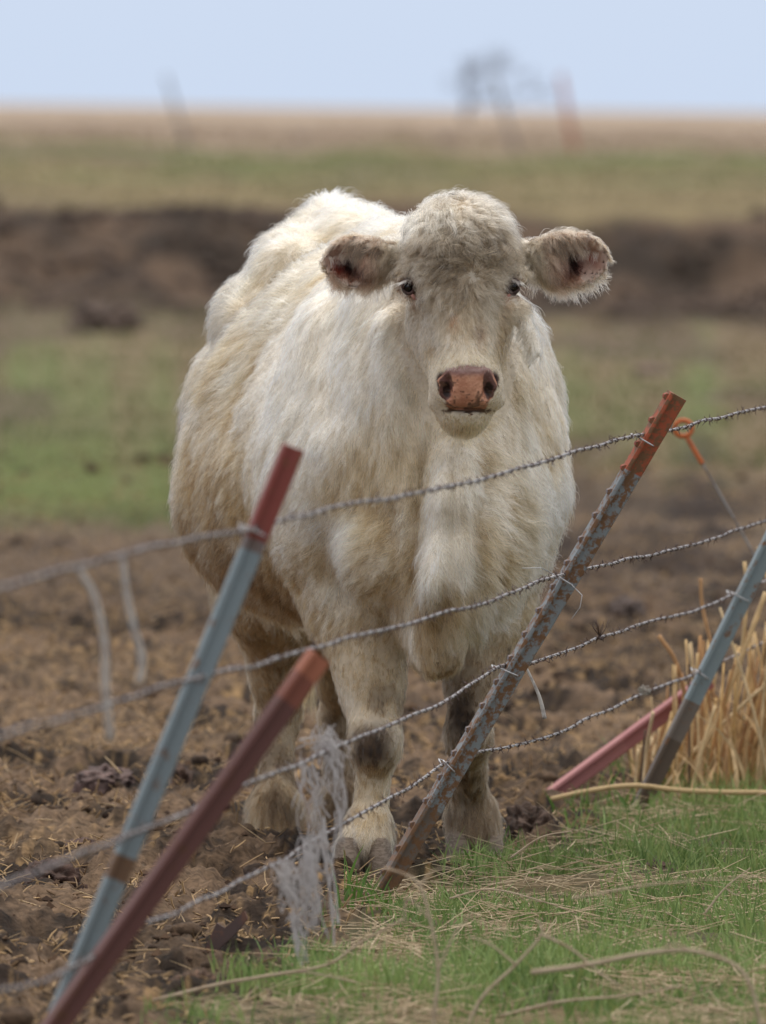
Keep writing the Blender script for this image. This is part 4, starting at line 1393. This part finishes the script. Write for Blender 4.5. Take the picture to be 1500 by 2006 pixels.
# ------------------------------------------------------------------ dry stubble clump with cut stems
stem_m = tone_mat('dry_stem', rough=.75, spec=.3, nscale=26, namp=.30, bump=.0015)
clump = empty('dry_grass_clump', G(1440, 1540), 'clump of thick cut straw-coloured stems standing behind the blue grey post', 'dry grass')
def stem_col():
    k = rng.uniform()
    c = mixc([.60, .385, .160], [.68, .53, .33], rng.uniform())
    if k < .22: c = mixc(c, [.36, .17, .065], .75)
    if k > .93: c = np.array([.12, .075, .05])
    return c
tops = lambda x: np.interp(x, [1235, 1262, 1300, 1330, 1400, 1470, 1520, 1700, 1800], [1420, 1385, 1300, 1280, 1265, 1210, 1120, 1100, 1350])
nst = 0
for k in range(190):
    bx = 1240 + 520 * rng.uniform() ** 1.35
    Y = rng.uniform(30.95, 31.75)
    b0 = G(bx, 1545); b0 = np.array([b0[0] * Y / b0[1], Y, terrain(np.array([b0[0]]), np.array([Y]))[0] - .01])
    lean = rng.normal(.06, .12)
    tp = tops(bx) + 40 * math.sin(bx * .05) + abs(rng.normal(0, 55)) + (120 * rng.uniform() if rng.uniform() < .35 else 0)
    T_ = P(bx + 10, tp, Y); hgt = max(T_[2] - b0[2], .06)
    r = rng.uniform(.0026, .0062)
    mid_ = b0 + np.array([lean * hgt * .4, rng.normal(0, .01), hgt * .5])
    end = b0 + np.array([lean * hgt, rng.normal(0, .03), hgt])
    q = curve([b0, mid_, end], 8)
    rr = r * (1 + .12 * (rng.uniform(size=len(q)) > .8)) * np.linspace(1.1, .85, len(q))
    m = MB(); m.tube(q, rr, 7, stem_col(), squash=.75)
    m.build('stem', stem_m, clump); nst += 1
# the snapped, leaning ones that stand out
for (pts, r) in (([(1350, 1400), (1325, 1300), (1290, 1245)], .0050), ([(1400, 1290), (1376, 1190), (1372, 1132)], .0045), ([(1412, 1540), (1440, 1380), (1462, 1180), (1458, 1100)], .0045),
                 ([(1335, 1545), (1400, 1420), (1470, 1240), (1500, 1160)], .0058), ([(1300, 1545), (1360, 1470), (1500, 1340)], .0045)):
    m = MB(); m.tube(pcurve(pts, 31.1, 12), r, 7, stem_col()); m.build('stem', stem_m, clump)
# dead leaves and husks hanging between the stems
nl = 420
bx = rng.uniform(1250, 1740, nl); Yl = rng.uniform(30.9, 31.7, nl)
bp = np.array([P(x, 1545, 31.2) for x in bx]); bp[:, 1] = Yl; bp[:, 2] = terrain(bp[:, 0], Yl)
hl = np.interp(bx, [1250, 1400, 1500, 1740], [.12, .26, .36, .3]) * rng.uniform(.3, 1, nl)
lv = blades('dry_leaves', bp, hl, rng.uniform(.006, .016, nl), rng.uniform(0, 6.28, nl), rng.uniform(.2, .9, nl), mixc([.55, .40, .22], [.42, .27, .13], rng.uniform(size=nl)), stem_m, seg=5, curl=2.2, parent=clump)
lv['kind'] = 'stuff'
# lying stalks
thing_tube('fallen_stalk', 'long straw-coloured stalk lying at the foot of the stubble clump', 'stalk', [pcurve([(1078, 1566), (1150, 1550), (1240, 1539), (1330, 1548), (1420, 1552), (1500, 1553), (1640, 1560)], 30.5, 36)], paint_mat('pale_stalk', (.56, .40, .21), (.40, .27, .13), scale=30, thresh=.6, rough=.7), [np.full(37, .0058)], 8)

# ------------------------------------------------------------------ dung and clods
dung_m = tone_mat('dung', rough=.80, spec=.20, nscale=60, namp=.5, bump=.010)
def clod(name, px, py, w, d, h, label, cat, col, seed, group=None, zoff=0, dirt=1.0):
    c = G(px, py, zoff)
    z0 = terrain(np.array([c[0]]), np.array([c[1]]))[0]
    nu, nv = 72, 26
    th = np.linspace(0, 2 * np.pi, nu, endpoint=False); ph = np.linspace(0, np.pi / 2, nv)
    PH, TH_ = np.meshgrid(ph, th, indexing='ij')
    D = np.stack([np.sin(PH) * np.cos(TH_), np.sin(PH) * np.sin(TH_), np.cos(PH)], -1).reshape(-1, 3)
    f = 1 + .28 * noise3(D * 1.8 + seed, seed) + .20 * dirt * noise3(D * 4.3 + seed, seed + 1) + .13 * dirt * noise3(D * 9 + seed, seed + 2) + .06 * noise3(D * 20, seed + 3)
    V = D * f[:, None] * np.array([w / 2, d / 2, h])
    V = V + np.array([c[0], c[1], z0 - .010])
    V[-nu:, 2] -= .02
    i = np.arange(nv - 1)[:, None] * nu; j = np.arange(nu)[None]; k = (j + 1) % nu
    Q = np.stack([i + j, i + nu + j, i + nu + k, i + k], -1).reshape(-1, 4)
    cc = mixc(np.array(col), np.array(col) * 1.9, .5 + .8 * noise3(D * 5, seed + 7))
    o = mesh_np(name, V, Q, dung_m, None, True, cc)
    return props(o, label, cat, group)
gd = 'dung pats lying on the trampled mud'
clod('dung_pat', 1040, 1635, .115, .20, .062, 'big dark crumbled dung heap beside the cow\'s left fore hoof', 'dung', (.050, .032, .024), 11, gd)
clod('dung_pat', 100, 1760, .13, .26, .050, 'dark dung pat at the left edge, in front of the pale blue post', 'dung', (.045, .026, .020), 12, gd)
clod('dung_pat', 155, 1660, .12, .26, .030, 'flat dark dung pat just behind the third wire at left', 'dung', (.060, .036, .030), 13, gd)
clod('dung_pat', 205, 1560, .14, .34, .034, 'wide greyish dung pat left of the pale blue post', 'dung', (.075, .050, .045), 14, gd)
clod('dung_pat', 350, 1545, .085, .22, .050, 'dung clod seen between the blue and the maroon posts', 'dung', (.050, .030, .022), 15, gd)
clod('dung_pat', 385, 1945, .095, .14, .045, 'round brown dung clod in the grass edge at the bottom of the picture', 'dung', (.075, .045, .030), 16, gd)
clod('dung_pat', 1290, 1698, .075, .22, .018, 'thin dark dung patch inside the green grass', 'dung', (.055, .035, .025), 17, gd)
clod('dung_pat', 1157, 1745, .020, .05, .016, 'small dark dung crumb in the grass below the thin patch', 'dung', (.05, .03, .022), 18, gd)
clod('mud_mound', 215, 645, .46, 3.0, .19, 'dark soil mound on the pasture at left, behind the cow', 'mound', (.055, .036, .026), 21)
clod('mud_mound', 588, 330, .55, 9.0, .14, 'far small dark mound on the plateau above the cow\'s back', 'mound', (.09, .07, .065), 22)
clod('mud_mound', 873, 332, .42, 9.0, .13, 'far small dark mound on the plateau just above the cow\'s head', 'mound', (.09, .07, .065), 23)
clod('mud_mound', 1275, 728, .30, 2.5, .05, 'low dark mound on the pasture right of the cow\'s muzzle', 'mound', (.09, .06, .05), 24)
clod('mud_mound', 1228, 1212, .11, .8, .035, 'dark clod on the mud above the knotted wire', 'mound', (.045, .030, .024), 25)
clod('mud_mound', 190, 300, .75, 12.0, .12, 'dark brown patch of earth on the skyline field at far left', 'mound', (.11, .08, .07), 26)

# scraps
sc = MB()
shard = [(396, 1868), (410, 1838), (424, 1808), (440, 1818), (478, 1784), (484, 1800), (462, 1828), (432, 1856), (412, 1880)]
F0 = [P(x, y, 25.2) for x, y in shard]; B0 = [p + np.array([.002, .004, 0]) for p in F0]
n = len(shard); ctr = [np.mean(F0, axis=0), np.mean(B0, axis=0)]
V = np.array(F0 + B0 + ctr)
T = [[i, (i + 1) % n, 2 * n] for i in range(n)] + [[n + (i + 1) % n, n + i, 2 * n + 1] for i in range(n)]
Q = [[i, n + i, n + (i + 1) % n, (i + 1) % n] for i in range(n)]
o = mesh_np('metal_scrap', V, [np.array(Q), np.array(T)], paint_mat('rusty_scrap', (.085, .055, .05), (.14, .07, .05), scale=30, rough=.7), None, False)
props(o, 'torn dark rusty metal scrap sticking out of the mud near the bottom', 'scrap metal')
c = G(1140, 1352); th = np.linspace(0, 2 * np.pi, 18, endpoint=False)
V = []; 
for r_, z_ in ((1, .004), (.75, .013), (.4, .010), (.05, .018)):
    V += [[c[0] + math.cos(t_) * .030 * r_ * (1 + .3 * math.sin(3 * t_)), c[1] + math.sin(t_) * .10 * r_, terrain(np.array([c[0]]), np.array([c[1]]))[0] + z_ + .004 * math.sin(5 * t_ + r_ * 4)] for t_ in th]
i = np.arange(3)[:, None] * 18; j = np.arange(18)[None]; k = (j + 1) % 18
o = mesh_np('plastic_scrap', np.array(V), np.stack([i + j, i + k, i + k + 18, i + j + 18], -1).reshape(-1, 4), paint_mat('pale_plastic', (.36, .42, .40), (.25, .27, .25), scale=50, rough=.5), None, True)
props(o, 'small pale greenish scrap lying on the mud right of the rusty post', 'litter')
# ------------------------------------------------------------------ grass, straw, weeds
grass_m = tone_mat('grass_blade', rough=.55, spec=.35, translucent=.28)
straw_m = tone_mat('straw', rough=.7, spec=.3)

def scatter(n, y0, y1, wf, keep, power=1.0):
    """random ground points between distances y0..y1, denser nearer"""
    y = y0 * (y1 / y0) ** (rng.uniform(0, 1, n) ** power)
    x = rng.uniform(-1, 1, n) * wf * y
    k = keep(x, y)
    m = rng.uniform(size=n) < k
    x, y = x[m], y[m]
    return np.stack([x, y, terrain(x, y)], -1)

# short spring grass right of the fence line
g = scatter(200000, 21.0, 32.4, .072, lambda x, y: grassy(x, y) * sstep(-.55, .45, fbm2(x * 5, y * 2.4, 3, 201)) * (x < 2.2))
n = len(g)
pa = fbm2(g[:, 0] * 6, g[:, 1] * 3, 2, 203)
cg = mixc(mixc([.095, .165, .042], [.32, .42, .145], rng.uniform(size=n) * .8 + .25 * pa), [.30, .33, .12], (rng.uniform(size=n) > .90) * .8)
hh = (.030 + .052 * rng.uniform(size=n) ** 1.4) * (1 + .35 * pa)
o = blades('grass', g - np.array([0, 0, .004]), hh, rng.uniform(.0028, .0062, n), rng.uniform(0, 6.28, n), rng.uniform(.1, .8, n), cg, grass_m, seg=3)
props(o, 'short bright green spring grass covering the ground right of the fence', None, None, 'stuff')
# taller tufts by posts and clump
tc_ = [(700, 1790, 34, .10), (745, 1800, 40, .075), (640, 1800, 14, .06), (940, 1710, 40, .07), (1230, 1590, 30, .09), (1290, 1560, 26, .11), (1340, 1560, 30, .12), (1400, 1555, 26, .12), (1460, 1550, 40, .11), (1240, 1520, 14, .11), (1110, 1600, 26, .06), (1160, 1585, 20, .06), (1500, 1500, 40, .14), (1560, 1520, 60, .14), (620, 1880, 20, .06), (520, 1930, 30, .05), (1000, 1680, 30, .06)]
bp, hb = [], []
for (px, py, k, h_) in tc_:
    c = G(px, py)
    x = c[0] + rng.normal(0, .028, k); y = c[1] + rng.normal(0, .12, k)
    bp.append(np.stack([x, y, terrain(x, y) - .004], -1)); hb.append(h_ * rng.uniform(.4, 1.15, k))
bp = np.vstack(bp); hb = np.concatenate(hb); n = len(bp)
o = blades('tall_grass', bp, hb, rng.uniform(.004, .0075, n), rng.uniform(0, 6.28, n), rng.uniform(.1, .7, n), mixc([.070, .150, .025], [.14, .25, .05], rng.uniform(size=n)), grass_m, seg=5)
props(o, 'taller green grass tufts at the foot of the posts and stubble', None, None, 'stuff')

def chips(name, pts, length, rad, cols, mat, flat=.25, label=None, arch=.2):
    """lying stalks: 3-sided, bent once"""
    n = len(pts)
    az = rng.uniform(0, 2 * np.pi, n); el = rng.normal(0, flat, n)
    d = np.stack([np.cos(az) * np.cos(el), np.sin(az) * np.cos(el), np.sin(el)], -1)
    s = np.cross(d, [0, 0, 1.]); s = unit(s); u = np.cross(s, d)
    t = np.array([-.5, -.15, .2, .5])
    bend = rng.normal(0, arch, n)
    C = pts[:, None] + d[:, None] * (length[:, None] * t[None])[..., None] + s[:, None] * (length[:, None] * bend[:, None] * (t ** 2)[None])[..., None]
    C[..., 2] += np.abs(np.sin(el) * length * .5)[:, None] + rad[:, None]
    th = np.array([0, 2.09, 4.19])
    ring = (s[:, None, None] * np.cos(th)[None, None, :, None] + u[:, None, None] * np.sin(th)[None, None, :, None]) * rad[:, None, None, None]
    V = (C[:, :, None] + ring * np.array([.8, 1, 1, .5])[None, :, None, None]).reshape(-1, 3)
    q = np.array([[r * 3 + a, r * 3 + (a + 1) % 3, (r + 1) * 3 + (a + 1) % 3, (r + 1) * 3 + a] for r in range(3) for a in range(3)])
    F = (q[None] + (np.arange(n) * 12)[:, None, None]).reshape(-1, 4)
    o = mesh_np(name, V, F, mat, None, True, np.repeat(cols, 12, axis=0))
    return props(o, label, None, None, 'stuff')
# straw lying in the grass
p = scatter(24000, 21.5, 31.8, .072, lambda x, y: grassy(x, y) * (x < 2.2) * sstep(-.7, .4, fbm2(x * 4, y * 2, 2, 211)))
n = len(p)
p[:, 2] += rng.uniform(0, .028, n)
chips('straw_litter', p, rng.uniform(.03, .16, n), rng.uniform(.0006, .0013, n), mixc([.62, .50, .34], [.42, .31, .19], rng.uniform(size=n)), straw_m, .16, 'pale dead straw lying through the green grass', .12)
# chaff and straw bits trodden into the mud
p = scatter(95000, 21.5, 60, .055, lambda x, y: (1 - grassy(x, y)) * sstep(-.5, .5, fbm2(x * 3, y * 1.4, 3, 213)) , .85)
n = len(p)
chips('chaff', p - np.array([0, 0, .001]), rng.uniform(.008, .040, n), rng.uniform(.0008, .0026, n), mixc([.58, .39, .20], [.16, .10, .055], rng.uniform(size=n) ** .8), straw_m, .5, 'short bits of straw and chaff trodden into the mud', .3)
p = scatter(2600, 21.5, 50, .055, lambda x, y: (1 - grassy(x, y)), .85); n = len(p)
chips('loose_straw', p, rng.uniform(.03, .11, n), rng.uniform(.0008, .0016, n), mixc([.56, .42, .25], [.38, .25, .13], rng.uniform(size=n)), straw_m, .3, 'longer pale straws lying on the mud', .5)
# crumbs of soil
p = scatter(42000, 21.5, 60, .055, lambda x, y: (1 - grassy(x, y)) * sstep(-.4, .6, fbm2(x * 4, y * 2, 3, 217)), .85); n = len(p)
oc = np.array([[1, 0, 0], [-1, 0, 0], [0, 1, 0], [0, -1, 0], [0, 0, .8], [0, 0, -.5]], float)
of = np.array([[0, 2, 4], [2, 1, 4], [1, 3, 4], [3, 0, 4], [2, 0, 5], [1, 2, 5], [3, 1, 5], [0, 3, 5]])
sz = (.003 + .011 * rng.uniform(size=n) ** 4)
V = p[:, None] + oc[None] * sz[:, None, None] * rng.uniform(.6, 1.4, (n, 6, 1))
F = (of[None] + (np.arange(n) * 6)[:, None, None]).reshape(-1, 3)
o = mesh_np('soil_crumbs', V.reshape(-1, 3), F, tone_mat('crumb_soil', rough=.95, spec=.15), None, False, np.repeat(mixc([.13, .08, .05], [.045, .028, .020], rng.uniform(size=n)), 6, axis=0))
props(o, 'loose crumbs of dark soil over the mud', None, None, 'stuff')

# bigger trodden clods
ph_, th_ = np.meshgrid(np.linspace(0, np.pi, 6), np.linspace(0, 2 * np.pi, 8, endpoint=False), indexing='ij')
sv = np.stack([np.sin(ph_) * np.cos(th_), np.sin(ph_) * np.sin(th_), np.cos(ph_)], -1).reshape(-1, 3)
sf = np.array([[i * 8 + j, (i + 1) * 8 + j, (i + 1) * 8 + (j + 1) % 8, i * 8 + (j + 1) % 8] for i in range(5) for j in range(8)])
p = scatter(5200, 21.0, 60, .055, lambda x, y: (1 - grassy(x, y)) * sstep(-.1, .5, fbm2(x * 2.2, y * 1.1, 3, 219)), .85)
p = p[np.min([np.hypot(p[:, 0] - f[0], (p[:, 1] - f[1]) * .5) for f in FEET.values()], axis=0) > .13]; n = len(p)
sz = .008 + .030 * rng.uniform(size=n) ** 3.2
V = sv[None] * np.array([1, 1.2, .62]) * sz[:, None, None]
V = V * (1 + .42 * noise3(V * 55 + np.arange(n)[:, None, None] * 3.7, 401) + .2 * noise3(V * 130 + np.arange(n)[:, None, None] * 1.7, 402))[..., None] + p[:, None]
F = (sf[None] + (np.arange(n) * 48)[:, None, None]).reshape(-1, 4)
o = mesh_np('soil_clods', V.reshape(-1, 3), F, tone_mat('clod_soil', rough=.92, spec=.18, nscale=70, namp=.5, bump=.006), None, True, np.repeat(mixc([.115, .075, .048], [.035, .023, .017], rng.uniform(size=n) ** .6), 48, axis=0))
props(o, 'trampled lumps of dark soil and dung over the mud', None, None, 'stuff')

# pasture behind
def pas(x, y):
    return .25 + .75 * sstep(-.3, .6, fbm2(x * 1.7 / (y / 60), y * 0.22 / (y / 60), 4, 64, .55))
p = scatter(26000, 58, 105, .050, pas); n = len(p)
gg = mixc([.11, .145, .048], [.20, .155, .085], sstep(-.2, .5, noise2(p[:, 0] * 1.2, p[:, 1] * .25, 231) + .3 * rng.normal(size=n) + .5 * sstep(75, 100, p[:, 1])))
o = blades('pasture_grass', p, rng.uniform(.02, .075, n), rng.uniform(.008, .02, n), rng.uniform(0, 6.28, n), rng.uniform(.2, .8, n), gg, grass_m, seg=1)
props(o, 'thin green and tan pasture grass behind the cow', None, None, 'stuff')
p = scatter(26000, 117, 520, .055, lambda x, y: .8 + 0 * x, 1.0); n = len(p)
lg = np.log(p[:, 1] / 117.); pf2 = fbm2(p[:, 0] * .22 + 9, lg * 9, 3, 69, .6)
gg = mixc([.225, .185, .105], [.14, .165, .065], sstep(.16, .62, lg + .35 * pf2) * (1 - sstep(.62, .85, lg)))
gg = mixc(gg, [.36, .28, .21], sstep(.72, .95, lg + .2 * noise2(p[:, 0] * .5, p[:, 1] * .1, 5)))
hh = np.interp(lg, [0, .7, .95, 1.5], [.05, .07, .20, .30]) * rng.uniform(.4, 1.1, n)
o = blades('far_grass', p, hh, rng.uniform(.02, .05, n) * (1 + lg), rng.uniform(0, 6.28, n), rng.uniform(.1, .6, n), gg, grass_m, seg=1)
props(o, 'tan and green field grass on the far plateau up to the skyline', None, None, 'stuff')

# clods on the bank
p = scatter(4500, 103, 116.5, .055, lambda x, y: sstep(-.2, .4, noise2(x * .9, y * .5, 241)), 1.0); n = len(p)
sz = .02 + .09 * rng.uniform(size=n) ** 3
V = p[:, None] + oc[None] * sz[:, None, None] * rng.uniform(.6, 1.4, (n, 6, 1))
F = (of[None] + (np.arange(n) * 6)[:, None, None]).reshape(-1, 3)
o = mesh_np('bank_clods', V.reshape(-1, 3), F, tone_mat('bank_soil', rough=.95, spec=.15), None, True, np.repeat(mixc([.12, .088, .07], [.05, .036, .03], rng.uniform(size=n)), 6, axis=0))
props(o, 'dark clods of earth on the bare bank', None, None, 'stuff')

# ------------------------------------------------------------------ dead weeds caught on the wires
fibre_m = paint_mat('bleached_fibre', (.50, .47, .47), (.38, .35, .34), scale=50, rough=.85)
weed = empty('weed_tangle', P(640, 1460, 23.5), 'bleached tangle of dead weed fibres hanging on the lower wires before the cow\'s forelegs', 'dead weeds')
def fibre_bunch(x0, y0, x1, y1, n, spx, spy, Y, r=.0011, wig=9, parent=weed):
    m = MB()
    r *= .72; wig *= .6
    for k in range(int(n * 1.1)):
        a = (x0 + rng.normal(0, spx), y0 + rng.normal(0, spy)); u = rng.uniform(.35, 1.1)
        b_ = (x0 + (x1 - x0) * u + rng.normal(0, spx * 1.4), y0 + (y1 - y0) * u)
        pts = [(a[0] * (1 - t) + b_[0] * t + rng.normal(0, wig), a[1] * (1 - t) + b_[1] * t + rng.normal(0, wig * .6)) for t in (0, .25, .5, .75, 1)]
        m.tube(pcurve(pts, Y + rng.normal(0, .03), 16), r * rng.uniform(.6, 1.5), 4, cap=False)
    return props(m.build('fibre_bunch', fibre_m, parent), kind='stuff')
fibre_bunch(632, 1440, 645, 1500, 46, 15, 12, 23.5, .0012, 12)
fibre_bunch(608, 1500, 622, 1700, 13, 16, 10, 23.5, .0012, 12)
fibre_bunch(648, 1480, 675, 1640, 15, 9, 10, 23.5, .0012, 10)
fibre_bunch(640, 1600, 660, 1830, 6, 9, 10, 23.4, .0015, 4)
fibre_bunch(585, 1485, 600, 1620, 7, 12, 8, 23.4)
fibre_bunch(556, 1690, 570, 1790, 26, 11, 10, 23.0, .0012, 12)
fibre_bunch(605, 1655, 612, 1840, 34, 13, 14, 23.05, .0012, 12)
fibre_bunch(572, 1790, 590, 1890, 12, 6, 8, 23.0, .0014, 5)

weed_m = paint_mat('dry_weed', (.46, .36, .26), (.34, .25, .17), scale=40, rough=.8)
def weed_thing(label, paths, Y, r):
    m = MB()
    for pts, k in paths:
        q = pcurve(pts, Y, 28)
        m.tube(q, r * k * np.linspace(1.1, .6, len(q)), 6)
    o = m.build('dry_weed', weed_m)
    return props(o, label, 'dry weed')
weed_thing('arched dry stalk bending over at the bottom right corner', [([(1040, 1905), (1150, 1890), (1260, 1868), (1350, 1862), (1430, 1885), (1470, 1930), (1490, 2015), (1495, 2060)], 1.0), ([(1350, 1862), (1330, 1850), (1300, 1852)], .5)], 22.3, .0046)
weed_thing('upright forked dry weed standing in front of the rusty post', [([(848, 2080), (850, 1990), (858, 1900), (842, 1800), (822, 1735), (790, 1712), (752, 1700)], 1.0), ([(842, 1800), (800, 1760), (792, 1790), (796, 1810)], .6), ([(858, 1900), (890, 1830), (930, 1785)], .6), ([(822, 1735), (850, 1705), (880, 1700)], .5)], 22.6, .0032)
weed_thing('thin dry weed slanting across the grass at bottom centre', [([(900, 2060), (940, 1960), (1010, 1890), (1060, 1830), (1050, 1800)], .9), ([(1010, 1890), (960, 1850), (920, 1835)], .6), ([(1060, 1830), (1120, 1860), (1180, 1910), (1215, 1930)], .8)], 23.0, .0034)
weed_thing('dry stalk leaning on the grass below the dung clod', [([(300, 1960), (420, 1930), (520, 1912), (640, 1890), (700, 1850), (790, 1800)], 1.0), ([(520, 1912), (600, 1905), (700, 1925)], .7)], 23.6, .0032)
weed_thing('broken dry stems crossing in the bottom right grass', [([(980, 1990), (1100, 1962), (1230, 1950), (1340, 1930)], .8), ([(1120, 1760), (1260, 1735), (1400, 1722), (1520, 1715)], .45)], 23.3, .0036)
weed_thing('short pale twig lying in the grass just right of the cow\'s left fore hoof', [([(1000, 1680), (1060, 1640), (1120, 1628)], .5)], 27.6, .0040)
weed_thing('thin bent twig lying on the grass right of the rusty post\'s foot', [([(880, 1760), (960, 1742), (1060, 1765), (1130, 1790)], .6)], 25.8, .0030)
weed_thing('dark forked twig in the grass near the right edge', [([(1380, 1790), (1420, 1740), (1470, 1700)], .6), ([(1420, 1740), (1440, 1752), (1452, 1748)], .4)], 25.8, .0030)

# ------------------------------------------------------------------ far away
for (a, b_, w, col, lab) in (((325, 148), (368, 296), .10, ((.20, .19, .19), (.14, .12, .12)), 'leftmost distant grey fence post leaning on the skyline'),
                             ((968, 150), (1010, 296), .12, ((.20, .19, .18), (.14, .12, .12)), 'distant grey leaning fence post between the bare tree and the red post'),
                             ((1098, 146), (1126, 306), .15, ((.42, .17, .12), (.30, .12, .09)), 'distant reddish fence post on the skyline right of the cow\'s head')):
    m = MB()
    t0, t1 = P(*a, 255), P(*b_, 255)
    q = np.stack([t1 + (t1 - t0) * .1, t1, (t0 + t1) / 2, t0])
    m.tube(q, np.array([w * .52, w * .52, w * .5, w * .46]) * .72, 10)
    o = m.build('distant_post', paint_mat('distant_post_paint', *col, scale=3, rough=.8))
    props(o, lab, 'fence post', 'distant posts on the skyline')

tree = empty('bare_tree', P(925, 238, 700), 'bare leafless tree on the horizon above the cow\'s head', 'tree')
bark = paint_mat('grey_bark', (.13, .11, .12), (.09, .08, .085), scale=4, rough=.9)
tr_ = random.Random(4)
def grow(m, p, d, ln, r, lev):
    q = [p]
    for k in range(4):
        d = unit((d + np.array([tr_.gauss(0, .14), tr_.gauss(0, .14), tr_.gauss(0, .10)]))[None])[0]
        q.append(q[-1] + d * ln / 4)
    m.tube(np.array(q), np.linspace(r, r * .6, 5), 5, cap=False)
    if lev > 0:
        for k in range(4 if lev > 1 else 5):
            s = q[tr_.choice([2, 3, 4])]
            nd = unit((d + np.array([tr_.gauss(0, .75), tr_.gauss(0, .5), tr_.gauss(0, .45) + .1]))[None])[0]
            grow(m, s, nd, ln * .62, r * .52, lev - 1)
tb = P(912, 240, 700)
m = MB(); m.tube(np.array([tb, tb + [.02, 0, .5], tb + [.1, 0, 1.0]]), [.15, .12, .10], 8); m.build('trunk', bark, tree)
m = MB()
for d in ((-.35, 0, 1), (.15, .1, 1), (1.0, 0, .9), (1.6, -.1, .75)):
    grow(m, tb + np.array([.1, 0, .9]), unit(np.array([d]))[0], 1.25 + .6 * max(d[0], 0), .075, 3)
o = m.build('branches', bark, tree)
